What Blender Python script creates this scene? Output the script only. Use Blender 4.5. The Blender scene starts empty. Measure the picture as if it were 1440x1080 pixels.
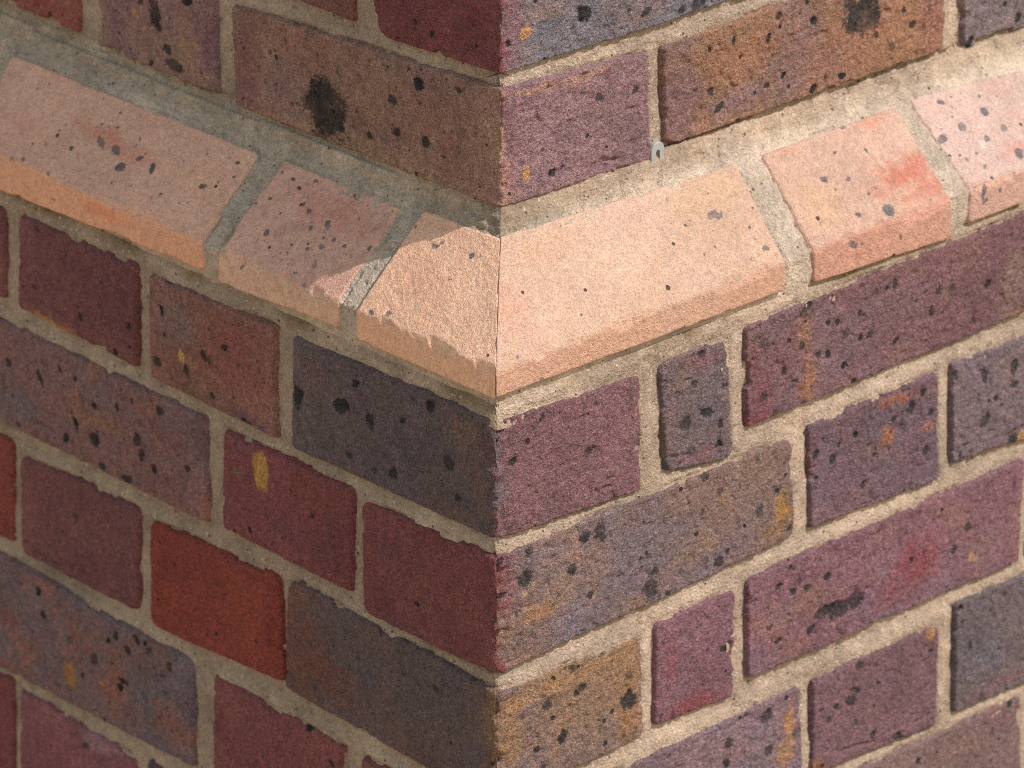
import bpy, math, random
import numpy as np
from mathutils import Vector, Matrix

# ------------------------------------------------------------------ camera
scene = bpy.context.scene
cam_data = bpy.data.cameras.new("camera")
cam = bpy.data.objects.new("camera", cam_data)
scene.collection.objects.link(cam)
scene.camera = cam
CAM = Vector((-1.32087, -1.42214, 0.88907))
YAW, PITCH = math.radians(43.120), math.radians(24.306)
fwd = Vector((math.sin(YAW) * math.cos(PITCH), math.cos(YAW) * math.cos(PITCH), -math.sin(PITCH)))
cam.location = CAM
cam.rotation_euler = fwd.to_track_quat('-Z', 'Y').to_euler()
cam_data.sensor_width = 36.0
cam_data.lens = 152.97
cam_data.clip_start = 0.05
cam_data.clip_end = 3000.0
cam_data.dof.use_dof = True
cam_data.dof.focus_distance = 2.14
cam_data.dof.aperture_fstop = 16.0

# ------------------------------------------------------------------ light
SUN_EL = math.radians(51.0)
SUN_H = Vector((0.505, -0.863)).normalized()
sun_dir = Vector((SUN_H.x * math.cos(SUN_EL), SUN_H.y * math.cos(SUN_EL), math.sin(SUN_EL)))
world = bpy.data.worlds.new("World")
scene.world = world
world.use_nodes = True
wn = world.node_tree.nodes
wl = world.node_tree.links
bg = wn["Background"]
sky = wn.new("ShaderNodeTexSky")
sky.sky_type = 'NISHITA'
sky.sun_disc = False
sky.sun_elevation = SUN_EL
sky.sun_rotation = math.atan2(SUN_H.x, SUN_H.y)
sky.air_density = 2.6
sky.dust_density = 1.2
sky.ozone_density = 0.0
wl.new(sky.outputs[0], bg.inputs[0])
bg.inputs[1].default_value = 0.15

sd = bpy.data.lights.new("sun", 'SUN')
sd.energy = 4.4
sd.angle = math.radians(0.53)
sd.color = (1.0, 0.96, 0.92)
so = bpy.data.objects.new("sun", sd)
so.rotation_euler = (-sun_dir).to_track_quat('-Z', 'Y').to_euler()
so.location = sun_dir * 20
scene.collection.objects.link(so)

vs = scene.view_settings
vs.view_transform = 'Standard'
vs.look = 'None'
vs.gamma = 1.0
vs.use_curve_mapping = False
vs.exposure = -0.12
scene.cycles.use_denoising = False
scene.cycles.pixel_filter_type = 'BLACKMAN_HARRIS'
scene.cycles.filter_width = 1.0
scene.cycles.max_bounces = 4
scene.cycles.diffuse_bounces = 3
scene.cycles.glossy_bounces = 1

# how bright a white sheet photographs on each surface (turns photographed colours into surface colours)
E_SUN = np.array((1.19, 1.135, 1.015))       # sunlit wall
E_SHADE = np.array((0.455, 0.44, 0.38))    # shaded wall
E_SLOPE = np.array((1.58, 1.57, 1.49))     # sunlit plinth slope
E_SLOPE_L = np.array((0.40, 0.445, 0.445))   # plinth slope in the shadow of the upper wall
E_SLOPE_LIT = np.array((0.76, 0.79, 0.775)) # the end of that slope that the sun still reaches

# ------------------------------------------------------------------ measured bricks, millimetres along (s) and up (v) each wall
S_UP = 52.2       # how far the upper wall stands back behind the lower wall
LIP = 19.0        # height of the upright lip of a plinth brick
GROUND_Z = -772.0
BRICKS = [
 ('U2', 'upper', True, [-100.7, 194.1, 206.1, 207.8, 208.9, 210.2, 146.5, 148.0, -89.2, 144.0], (((0.118, 0.035, 0.033), (0.103, 0.032, 0.03), (0.143, 0.049, 0.044), 0.4, 0.05), ((0.274, 0.222, 0.228), (0.341, 0.208, 0.18), (0.193, 0.176, 0.186), 0.6, 0.5)), [(8.6, 164.5, 9.2, 24.5, (0.349, 0.166, 0.172), 0.8), (16.3, 163.4, 3.6, 2.9, (0.632, 0.287, 0.097), 1), (34.2, 165.7, 11.3, 4.1, (0.207, 0.188, 0.194), 0.8), (81.3, 142.9, 35.9, 8.2, (0.235, 0.199, 0.21), 0.6), (26.9, 173.0, 15.4, 6.1, (0.393, 0.224, 0.156), 0.5)], [(56.2, 164.8, 5.0, 4.7), (5.7, 160.8, 1.8, 1.8), (100.3, 155.3, 4.1, 2.5), (139.8, 151.6, 6.4, 3.6), (125.9, 149.5, 2.3, 1.8)], None),
 ('U1', 'upper', True, [-206.1, 128.5, 136.7, 100.7, 131.2, 104.3, 74.1, 77.0, -205.4, 74.6], (((0.19, 0.101, 0.071), (0.154, 0.075, 0.059), (0.22, 0.128, 0.08), 0.6, 0.55), ((0.353, 0.193, 0.184), (0.398, 0.222, 0.203), (0.302, 0.167, 0.171), 0.5, 0.12)), [(27.0, 133.0, 30.8, 2.0, (0.606, 0.305, 0.17), 0.55), (61.5, 130.3, 20.5, 1.6, (0.606, 0.305, 0.17), 0.55), (16.4, 89.9, 3.1, 3.7, (0.686, 0.332, 0.105), 1), (-197.5, 97.1, 11.3, 24.5, (0.161, 0.057, 0.055), 0.7), (5.2, 109.2, 5.1, 40.8, (0.249, 0.103, 0.103), 0.5), (-76.3, 108.4, 46.2, 16.3, (0.208, 0.119, 0.075), 0.5), (-147.8, 124.1, 35.9, 16.3, (0.191, 0.085, 0.061), 0.6), (-44.2, 105.8, 30.8, 20.4, (0.186, 0.085, 0.061), 0.55), (-59.8, 132.0, 30.8, 10.2, (0.151, 0.089, 0.078), 0.5), (-165.7, 95.7, 20.5, 16.3, (0.17, 0.099, 0.089), 0.5), (-98.7, 78.9, 30.8, 8.2, (0.214, 0.128, 0.069), 0.5)], [(-131.9, 91.2, 14.5, 13.8), (-59.9, 125.2, 5.0, 4.0), (-80.1, 111.3, 4.1, 3.3), (34.6, 85.0, 2.7, 2.5), (59.3, 98.8, 1.4, 1.8), (93.4, 114.6, 2.3, 2.2), (-77.6, 94.6, 3.2, 2.5), (-54.4, 95.3, 3.2, 3.3), (-98.6, 86.8, 2.3, 2.5), (-30.7, 130.0, 1.8, 1.5), (67.6, 116.9, 2.7, 2.9), (42.0, 86.1, 1.4, 1.1)], 'tan brown and plum corner brick with a black blotch'),
 ('U1a', 'upper', False, [115.0, 131.5, 327.6, 135.8, 328.2, 78.7, 117.1, 79.3], ((0.394, 0.2, 0.115), (0.315, 0.181, 0.16), (0.464, 0.22, 0.12), 0.65, 0.5), [(319.6, 96.3, 12.3, 24.5, (0.426, 0.171, 0.126), 0.5), (128.1, 96.4, 15.4, 20.4, (0.305, 0.156, 0.157), 0.7), (170.4, 89.4, 20.5, 10.2, (0.326, 0.192, 0.193), 0.6), (235.3, 92.9, 25.6, 12.2, (0.326, 0.161, 0.155), 0.4), (251.5, 100.9, 30.8, 16.3, (0.464, 0.204, 0.117), 0.5), (180.3, 114.5, 30.8, 10.2, (0.454, 0.192, 0.117), 0.5)], [(263.7, 113.9, 16.4, 13.8), (190.8, 119.4, 2.3, 3.6), (224.8, 119.8, 2.3, 2.5), (219.5, 131.3, 1.8, 1.5), (247.9, 82.9, 3.2, 2.5), (226.4, 81.5, 3.2, 2.2), (203.0, 95.0, 1.8, 2.5), (190.1, 92.3, 2.3, 1.8), (296.0, 109.0, 1.8, 1.8), (303.4, 98.7, 2.3, 2.5), (147.9, 99.1, 2.7, 2.2), (154.5, 88.8, 4.1, 1.8), (275.0, 99.9, 2.7, 2.2), (146.2, 123.0, 1.4, 1.5), (164.6, 124.3, 1.4, 2.9), (170.7, 113.0, 1.4, 1.1), (198.5, 128.9, 2.3, 1.8), (207.0, 87.2, 1.4, 1.1)], 'orange brown brick with a large black blotch'),
 ('U1b', 'upper', False, [342.0, 136.6, 453.3, 139.4, 458.7, 76.2, 348.9, 75.2], ((0.297, 0.216, 0.197), (0.252, 0.19, 0.21), (0.339, 0.237, 0.191), 0.5, 0.6), [(358.1, 87.0, 15.4, 12.2, (0.266, 0.176, 0.18), 0.5)], [(391.2, 81.1, 3.2, 3.3), (373.7, 74.9, 3.6, 2.2), (352.8, 78.0, 2.7, 2.2), (379.6, 92.1, 1.8, 1.5)], None),
 ('U1c', 'upper', False, [-320.3, 132.7, -222.4, 130.7, -223.6, 76.8, -320.6, 77.8], ((0.182, 0.098, 0.076), (0.148, 0.078, 0.083), (0.21, 0.122, 0.079), 0.6, 0.45), [(-246.5, 98.1, 9.2, 18.4, (0.229, 0.125, 0.071), 0.7), (-280.8, 101.3, 15.4, 10.2, (0.192, 0.105, 0.08), 0.5), (-300.7, 77.7, 12.8, 8.2, (0.143, 0.075, 0.077), 0.6), (-226.6, 103.4, 5.1, 24.5, (0.127, 0.055, 0.056), 0.6), (-289.8, 105.1, 2.6, 3.3, (0.292, 0.139, 0.053), 0.8)], [(-272.0, 107.6, 4.1, 8.0), (-262.6, 89.8, 3.2, 3.3), (-256.9, 82.0, 6.8, 3.3), (-243.6, 121.7, 5.5, 2.2), (-268.7, 100.4, 2.7, 2.9), (-284.6, 111.3, 1.8, 1.5), (-276.0, 79.0, 3.2, 1.8)], None),
 ('U1d', 'upper', False, [-448.9, 136.0, -337.7, 133.7, -342.6, 79.9, -453.7, 81.3], ((0.185, 0.058, 0.042), (0.155, 0.056, 0.046), (0.213, 0.072, 0.045), 0.5, 0.1), [(-372.9, 85.8, 15.4, 8.2, (0.202, 0.051, 0.035), 0.5)], [], None),
 ('U2a', 'upper', False, [-202.7, 183.3, -109.1, 180.7, -111.6, 145.9, -204.1, 148.7], ((0.141, 0.057, 0.042), (0.12, 0.051, 0.042), (0.155, 0.065, 0.047), 0.5, 0.3), [], [], None),
 ('PRa', 'plR', False, [43.3, 82.5, 207.9, 76.5, 204.3, 3.3, -1.1, 5.5, -1.0, 17.7, 202.9, 17.1], (((0.902, 0.575, 0.398), (0.948, 0.624, 0.473), (0.872, 0.54, 0.36), 0.5, 0.06), (0.685, 0.366, 0.232), 'L'), [(28.3, 43.8, 10.3, 24.5, (0.956, 0.517, 0.364), 0.8), (64.1, 69.9, 25.6, 8.2, (0.986, 0.542, 0.356), 0.5), (184.1, 67.5, 30.8, 10.2, (0.986, 0.631, 0.381), 0.6), (96.3, 51.5, 30.8, 12.2, (1.0, 0.655, 0.454), 0.5)], [(176.9, 54.9, 4.1, 2.5), (197.4, 28.8, 2.3, 2.2), (195.2, 28.6, 1.4, 1.5), (156.5, 55.5, 0.9, 1.5), (65.7, 30.6, 0.9, 0.7), (16.1, 21.9, 0.9, 0.7), (157.9, 37.5, 0.7, 0.5), (194.5, 42.7, 1.4, 1.1)], None),
 ('PRb', 'plR', False, [228.4, 76.1, 331.0, 76.7, 333.7, -3.6, 227.5, 1.4, 225.1, 19.0, 330.3, 14.7], (((0.899, 0.555, 0.396), (0.944, 0.603, 0.469), (0.884, 0.521, 0.368), 0.5, 0.15), (0.656, 0.308, 0.202), None), [(313.8, 39.8, 28.2, 9.8, (0.846, 0.313, 0.215), 0.98), (322.2, 28.3, 23.1, 8.2, (0.873, 0.355, 0.242), 0.9), (309.8, 72.5, 11.3, 5.7, (0.93, 0.454, 0.321), 0.8), (245.8, 75.5, 10.3, 4.1, (0.93, 0.477, 0.336), 0.7), (312.6, 15.9, 20.5, 4.9, (0.915, 0.436, 0.314), 0.7), (245.0, 40.4, 15.4, 16.3, (0.989, 0.596, 0.36), 0.6)], [(258.0, 52.4, 2.3, 1.8), (273.2, 48.3, 1.8, 1.5), (274.9, 64.3, 1.4, 1.1), (287.4, 24.6, 4.1, 3.6), (266.0, 27.9, 1.8, 1.5), (256.4, 14.1, 3.6, 1.8), (288.8, 75.8, 1.8, 1.1), (261.1, 45.3, 0.9, 0.7), (281.0, 37.1, 0.9, 0.7), (287.9, 38.2, 0.9, 0.7), (262.5, 12.8, 0.9, 0.7), (292.8, 8.3, 0.9, 1.8), (295.6, 60.0, 0.9, 1.5)], None),
 ('PRc', 'plR', False, [344.2, 78.4, 433.7, 71.5, 394.7, 0.2, 349.6, 0.6, 349.4, 21.1, 393.0, 18.6], (((0.924, 0.612, 0.5), (0.939, 0.661, 0.556), (0.909, 0.564, 0.438), 0.5, 0.2), (0.67, 0.366, 0.256), None), [(395.4, 29.4, 15.4, 5.7, (0.921, 0.465, 0.373), 0.8), (376.3, 40.4, 3.1, 2.9, (0.978, 0.825, 0.695), 0.9), (369.9, 18.7, 20.5, 3.3, (0.814, 0.447, 0.289), 0.6)], [(363.9, 71.0, 2.3, 1.5), (389.6, 57.2, 2.3, 2.2), (368.0, 53.3, 2.3, 2.2), (395.8, 45.3, 2.7, 2.2), (350.4, 50.7, 3.2, 2.5), (380.5, 42.9, 1.8, 1.8), (359.1, 35.5, 1.4, 1.1), (367.8, 37.0, 1.1, 0.9), (356.1, 39.1, 1.1, 0.9), (396.6, 28.6, 2.7, 2.9), (367.7, 28.4, 1.4, 1.1), (360.2, 15.1, 1.8, 4.4), (361.8, 9.7, 2.7, 1.5), (373.8, 12.6, 1.4, 1.5), (367.9, 21.0, 1.4, 1.1), (392.0, 66.6, 1.4, 1.1), (365.4, 61.4, 0.9, 0.7)], None),
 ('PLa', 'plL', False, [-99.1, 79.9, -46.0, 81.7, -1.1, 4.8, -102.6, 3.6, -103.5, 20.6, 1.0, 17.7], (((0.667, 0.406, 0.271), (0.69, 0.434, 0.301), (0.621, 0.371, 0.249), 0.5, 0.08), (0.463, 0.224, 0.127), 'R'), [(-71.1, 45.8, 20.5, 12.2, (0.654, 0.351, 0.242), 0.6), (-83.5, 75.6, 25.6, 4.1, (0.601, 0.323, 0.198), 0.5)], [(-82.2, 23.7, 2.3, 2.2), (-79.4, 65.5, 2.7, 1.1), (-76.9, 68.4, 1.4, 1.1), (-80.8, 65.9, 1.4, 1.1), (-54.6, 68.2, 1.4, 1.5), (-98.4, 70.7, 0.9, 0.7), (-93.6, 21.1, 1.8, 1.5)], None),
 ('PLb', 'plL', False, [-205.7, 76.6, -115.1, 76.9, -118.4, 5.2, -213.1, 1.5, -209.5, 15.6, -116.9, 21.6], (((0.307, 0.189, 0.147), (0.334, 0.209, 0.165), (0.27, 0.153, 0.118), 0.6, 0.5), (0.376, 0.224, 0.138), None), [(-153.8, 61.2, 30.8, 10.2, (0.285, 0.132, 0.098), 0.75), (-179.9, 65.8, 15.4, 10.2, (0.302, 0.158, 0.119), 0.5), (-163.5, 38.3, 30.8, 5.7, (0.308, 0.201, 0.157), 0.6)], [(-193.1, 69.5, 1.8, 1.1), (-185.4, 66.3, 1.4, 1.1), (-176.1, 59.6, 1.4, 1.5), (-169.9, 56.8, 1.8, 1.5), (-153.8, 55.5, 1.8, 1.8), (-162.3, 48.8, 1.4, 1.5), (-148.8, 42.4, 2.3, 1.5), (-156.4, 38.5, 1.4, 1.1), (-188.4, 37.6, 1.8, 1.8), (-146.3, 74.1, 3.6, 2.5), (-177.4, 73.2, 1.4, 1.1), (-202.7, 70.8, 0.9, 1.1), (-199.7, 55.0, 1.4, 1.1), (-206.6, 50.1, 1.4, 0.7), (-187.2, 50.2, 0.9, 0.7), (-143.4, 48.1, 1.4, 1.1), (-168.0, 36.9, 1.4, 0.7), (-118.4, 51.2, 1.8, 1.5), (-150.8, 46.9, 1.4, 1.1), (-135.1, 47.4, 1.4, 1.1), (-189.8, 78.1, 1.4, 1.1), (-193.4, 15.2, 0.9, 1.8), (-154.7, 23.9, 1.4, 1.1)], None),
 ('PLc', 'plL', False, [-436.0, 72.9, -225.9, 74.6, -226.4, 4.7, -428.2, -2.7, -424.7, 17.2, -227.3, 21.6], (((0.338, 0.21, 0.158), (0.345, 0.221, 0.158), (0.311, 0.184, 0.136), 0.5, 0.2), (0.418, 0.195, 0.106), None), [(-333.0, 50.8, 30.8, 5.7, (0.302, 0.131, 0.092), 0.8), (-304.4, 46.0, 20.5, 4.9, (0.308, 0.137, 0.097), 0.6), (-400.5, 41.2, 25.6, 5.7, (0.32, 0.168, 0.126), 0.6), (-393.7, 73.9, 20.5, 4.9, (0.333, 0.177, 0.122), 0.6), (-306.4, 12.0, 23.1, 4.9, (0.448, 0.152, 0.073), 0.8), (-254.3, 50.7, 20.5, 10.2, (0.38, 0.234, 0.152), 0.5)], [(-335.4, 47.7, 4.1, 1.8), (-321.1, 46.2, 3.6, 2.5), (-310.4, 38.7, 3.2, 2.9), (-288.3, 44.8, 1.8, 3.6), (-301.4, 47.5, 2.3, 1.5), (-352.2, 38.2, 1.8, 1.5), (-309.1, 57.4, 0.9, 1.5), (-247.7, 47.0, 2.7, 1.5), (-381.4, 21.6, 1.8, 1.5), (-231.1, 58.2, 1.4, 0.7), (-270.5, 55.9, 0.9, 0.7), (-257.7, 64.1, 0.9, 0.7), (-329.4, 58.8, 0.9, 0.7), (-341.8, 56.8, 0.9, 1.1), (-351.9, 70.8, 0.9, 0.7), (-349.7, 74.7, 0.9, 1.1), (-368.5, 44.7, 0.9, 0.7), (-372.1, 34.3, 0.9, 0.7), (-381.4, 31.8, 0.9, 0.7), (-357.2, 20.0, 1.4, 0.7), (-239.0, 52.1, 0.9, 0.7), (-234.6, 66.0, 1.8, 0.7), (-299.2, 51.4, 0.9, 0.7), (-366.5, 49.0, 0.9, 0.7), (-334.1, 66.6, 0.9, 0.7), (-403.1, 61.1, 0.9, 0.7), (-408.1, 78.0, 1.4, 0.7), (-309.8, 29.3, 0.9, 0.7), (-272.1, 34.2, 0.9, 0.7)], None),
 ('C1', 'lower', True, [-152.9, -12.2, -9.6, 98.7, -14.8, 100.7, -77.8, -71.7, -154.9, -73.9], (((0.083, 0.056, 0.053), (0.064, 0.045, 0.046), (0.103, 0.064, 0.053), 0.55, 0.6), ((0.286, 0.136, 0.136), (0.311, 0.152, 0.146), (0.249, 0.118, 0.123), 0.4, 0.12)), [(-21.9, -22.6, 15.4, 7.3, (0.122, 0.069, 0.04), 0.6), (-13.2, -46.2, 9.2, 20.4, (0.111, 0.064, 0.048), 0.6), (-30.2, -71.9, 20.5, 5.7, (0.111, 0.064, 0.044), 0.5), (-138.1, -25.0, 8.2, 8.2, (0.107, 0.059, 0.046), 0.7), (-6.4, -28.2, 7.2, 12.2, (0.087, 0.038, 0.039), 0.6)], [(63.9, -44.6, 3.6, 2.2), (-76.7, -62.4, 4.1, 3.3), (-35.2, -42.8, 4.1, 4.4), (-150.0, -45.0, 3.6, 6.5), (-116.2, -37.8, 6.4, 4.4), (-111.3, -64.3, 2.3, 1.5), (-69.7, -30.1, 2.3, 2.5), (-94.2, -38.4, 3.2, 3.3), (-48.1, -15.1, 3.2, 3.3), (-104.8, -22.0, 3.6, 2.2), (11.8, -33.7, 2.3, 2.2), (2.2, -19.0, 1.8, 1.5), (31.2, -15.4, 1.4, 2.9), (-28.5, -59.4, 2.3, 2.5)], 'charcoal and plum corner brick with black spots'),
 ('C1a', 'lower', False, [115.9, -12.6, 163.0, -12.5, 167.0, -80.3, 121.2, -73.2], ((0.255, 0.167, 0.158), (0.194, 0.15, 0.152), (0.312, 0.186, 0.152), 0.65, 0.55), [(145.9, -18.6, 12.8, 5.7, (0.287, 0.125, 0.128), 0.7), (144.7, -72.7, 15.4, 4.9, (0.302, 0.136, 0.14), 0.7), (130.4, -19.8, 5.1, 12.2, (0.351, 0.182, 0.124), 0.5)], [(148.3, -49.5, 6.4, 2.2), (159.0, -59.3, 2.7, 2.9), (143.2, -15.8, 4.5, 2.2), (162.1, -38.8, 1.8, 1.8), (138.4, -30.3, 2.7, 1.8), (157.8, -70.7, 2.7, 2.2), (133.7, -50.9, 4.1, 4.4)], None),
 ('C1b', 'lower', False, [178.7, -11.3, 397.2, -8.8, 401.4, -66.6, 181.6, -66.9], ((0.266, 0.125, 0.123), (0.244, 0.149, 0.158), (0.306, 0.154, 0.127), 0.6, 0.4), [(223.3, -27.8, 4.6, 16.3, (0.42, 0.203, 0.123), 0.85), (225.4, -55.1, 7.2, 17.1, (0.439, 0.191, 0.103), 0.9), (186.5, -53.3, 7.2, 24.5, (0.279, 0.09, 0.102), 0.7), (189.6, -67.4, 10.3, 4.9, (0.309, 0.087, 0.092), 0.8), (389.0, -43.3, 11.3, 20.4, (0.332, 0.197, 0.152), 0.7), (391.8, -66.7, 10.3, 3.3, (0.42, 0.203, 0.103), 0.8), (259.4, -38.6, 41.0, 12.2, (0.258, 0.138, 0.146), 0.5), (304.2, -35.4, 30.8, 16.3, (0.272, 0.129, 0.133), 0.5)], [(219.1, -33.1, 2.7, 2.5), (221.6, -12.7, 5.9, 2.5), (206.6, -44.4, 2.3, 2.5), (232.0, -42.3, 2.7, 2.9), (290.8, -19.0, 2.3, 3.3), (265.1, -42.0, 1.8, 2.2), (272.4, -42.5, 3.2, 2.2), (252.9, -54.5, 2.7, 2.2), (281.6, -68.7, 4.5, 2.2), (260.7, -66.4, 1.8, 1.5), (239.5, -25.7, 1.8, 2.2), (246.7, -27.5, 2.3, 2.2), (368.1, -41.5, 2.3, 2.2), (356.4, -58.8, 2.7, 2.2), (315.3, -30.3, 1.4, 1.1), (284.1, -19.1, 3.2, 1.5), (240.3, -44.4, 2.3, 2.5), (321.8, -44.8, 1.8, 1.8), (293.8, -53.1, 2.3, 1.8)], None),
 ('C2', 'lower', True, [-100.8, -87.7, -83.9, 213.0, -86.4, 216.8, -143.0, -148.1, -101.0, -150.7], (((0.123, 0.038, 0.034), (0.108, 0.034, 0.032), (0.14, 0.047, 0.039), 0.4, 0.06), ((0.292, 0.173, 0.14), (0.241, 0.173, 0.186), (0.359, 0.203, 0.13), 0.75, 0.6)), [(207.9, -126.5, 7.2, 13.1, (0.504, 0.251, 0.08), 0.9), (201.7, -135.0, 10.3, 4.1, (0.387, 0.212, 0.092), 0.7), (30.6, -123.5, 12.8, 6.5, (0.463, 0.224, 0.099), 0.8), (45.5, -116.6, 10.3, 12.2, (0.405, 0.237, 0.126), 0.5), (6.9, -99.1, 7.2, 20.4, (0.313, 0.125, 0.133), 0.8), (116.8, -112.5, 30.8, 16.3, (0.25, 0.177, 0.182), 0.5), (185.1, -94.0, 20.5, 12.2, (0.336, 0.205, 0.131), 0.5), (60.8, -142.3, 30.8, 10.2, (0.243, 0.172, 0.177), 0.6), (19.2, -109.8, 2.1, 1.6, (0.504, 0.327, 0.159), 1), (25.6, -106.4, 1.5, 2.0, (0.504, 0.327, 0.159), 0.9), (-4.1, -106.2, 7.2, 24.5, (0.099, 0.031, 0.032), 0.6), (-52.1, -120.1, 25.6, 16.3, (0.141, 0.045, 0.038), 0.5), (-79.1, -105.6, 20.5, 12.2, (0.103, 0.038, 0.039), 0.6), (-74.3, -148.9, 20.5, 5.7, (0.093, 0.035, 0.037), 0.7), (175.2, -119.8, 20.5, 8.2, (0.298, 0.2, 0.181), 0.4)], [(19.7, -101.5, 4.5, 4.7), (71.9, -91.2, 4.1, 5.1), (61.3, -91.7, 3.6, 2.9), (52.4, -107.2, 3.2, 3.6), (109.5, -138.9, 6.4, 5.8), (111.9, -129.4, 3.6, 3.3), (4.0, -105.7, 2.7, 1.5), (14.3, -118.9, 1.4, 1.5), (1.1, -87.2, 4.1, 2.5), (65.7, -126.9, 2.7, 2.2), (159.6, -139.6, 3.6, 3.6), (166.5, -135.7, 1.8, 2.2), (122.7, -145.6, 2.3, 1.5), (213.9, -138.2, 1.8, 1.5), (-59.3, -130.9, 1.8, 1.5)], None),
 ('C2a', 'lower', False, [228.2, -83.3, 328.2, -83.8, 332.6, -147.1, 232.3, -143.2], ((0.253, 0.136, 0.148), (0.218, 0.146, 0.165), (0.293, 0.158, 0.135), 0.55, 0.4), [(289.8, -107.5, 6.2, 7.3, (0.492, 0.175, 0.088), 0.9), (296.8, -88.5, 15.4, 3.7, (0.44, 0.164, 0.109), 0.9), (322.9, -112.9, 7.2, 3.7, (0.47, 0.175, 0.095), 0.8), (231.6, -98.6, 5.1, 16.3, (0.223, 0.097, 0.099), 0.7), (258.9, -147.8, 20.5, 4.1, (0.299, 0.143, 0.126), 0.6)], [(307.6, -96.6, 3.2, 4.0), (317.6, -90.3, 2.3, 1.8), (324.8, -105.0, 2.7, 2.2), (246.4, -108.0, 2.7, 2.2), (271.7, -131.5, 2.3, 2.5), (321.4, -127.1, 2.7, 2.9), (233.4, -101.3, 2.7, 2.9), (263.4, -99.1, 2.3, 2.2), (294.5, -98.8, 2.3, 2.2), (291.5, -105.9, 1.4, 1.1), (251.1, -100.7, 1.8, 1.5), (280.0, -116.3, 1.8, 1.5)], None),
 ('C2b', 'lower', False, [343.2, -82.5, 459.1, -85.3, 464.5, -150.2, 346.9, -141.4], ((0.278, 0.18, 0.182), (0.238, 0.167, 0.176), (0.322, 0.194, 0.152), 0.5, 0.4), [(369.2, -145.1, 20.5, 4.9, (0.327, 0.148, 0.154), 0.6), (402.8, -143.6, 5.1, 3.3, (0.596, 0.297, 0.102), 0.9)], [(393.4, -97.4, 3.6, 4.4), (393.7, -109.2, 3.6, 2.2), (368.8, -95.9, 2.7, 5.1), (370.2, -124.4, 3.2, 4.4), (395.6, -143.9, 4.5, 3.6), (344.2, -88.7, 1.4, 3.3), (350.9, -139.2, 1.8, 1.5), (379.0, -113.3, 1.8, 1.8)], None),
 ('C3', 'lower', True, [-160.4, -154.9, -160.1, 101.1, -165.0, 104.7, -221.6, -224.6, -166.1, -220.3], (((0.087, 0.054, 0.046), (0.124, 0.056, 0.038), (0.074, 0.051, 0.05), 0.8, 0.3), ((0.317, 0.194, 0.136), (0.262, 0.165, 0.146), (0.397, 0.22, 0.113), 0.8, 0.5)), [(40.8, -170.5, 30.8, 3.7, (0.488, 0.257, 0.118), 0.8), (15.8, -169.1, 15.4, 4.1, (0.488, 0.257, 0.118), 0.8), (76.4, -170.7, 20.5, 3.3, (0.449, 0.218, 0.114), 0.7), (51.0, -188.4, 46.2, 16.3, (0.361, 0.2, 0.114), 0.5), (97.3, -188.8, 8.2, 24.5, (0.468, 0.243, 0.118), 0.7), (96.6, -209.6, 8.2, 6.5, (0.449, 0.218, 0.092), 0.75), (8.3, -188.9, 9.2, 18.4, (0.43, 0.23, 0.099), 0.7), (92.4, -208.1, 5.1, 12.2, (0.468, 0.212, 0.079), 0.5), (-4.3, -179.3, 8.2, 24.5, (0.17, 0.091, 0.037), 0.6), (-148.7, -187.8, 20.5, 20.4, (0.118, 0.045, 0.029), 0.7), (-52.9, -182.1, 41.0, 20.4, (0.067, 0.049, 0.046), 0.6), (-126.1, -202.4, 20.5, 12.2, (0.114, 0.041, 0.029), 0.6)], [(36.3, -179.6, 3.6, 3.3), (94.3, -198.2, 5.0, 5.5), (46.0, -202.4, 3.6, 4.4), (28.3, -202.8, 2.7, 2.2), (72.7, -163.5, 2.7, 1.8), (61.1, -178.4, 2.7, 1.8), (-45.1, -174.5, 3.2, 2.5), (57.0, -180.2, 1.8, 1.5), (3.3, -200.3, 1.8, 1.1), (-34.6, -201.8, 1.4, 1.1), (-5.5, -202.9, 1.4, 1.1), (48.3, -162.5, 1.4, 1.1), (57.4, -165.0, 1.1, 0.9), (76.9, -217.0, 1.8, 1.5)], None),
 ('C3a', 'lower', False, [115.2, -161.7, 172.1, -162.4, 172.3, -223.7, 116.3, -220.0], ((0.287, 0.133, 0.148), (0.265, 0.122, 0.137), (0.311, 0.166, 0.164), 0.5, 0.15), [(145.6, -219.4, 25.6, 6.5, (0.307, 0.084, 0.087), 0.9), (123.5, -185.7, 7.2, 16.3, (0.314, 0.105, 0.111), 0.5)], [(118.9, -216.7, 1.8, 1.1), (166.5, -193.6, 3.2, 1.8), (169.7, -191.8, 1.8, 2.9), (152.9, -190.0, 1.4, 1.1)], None),
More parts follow.
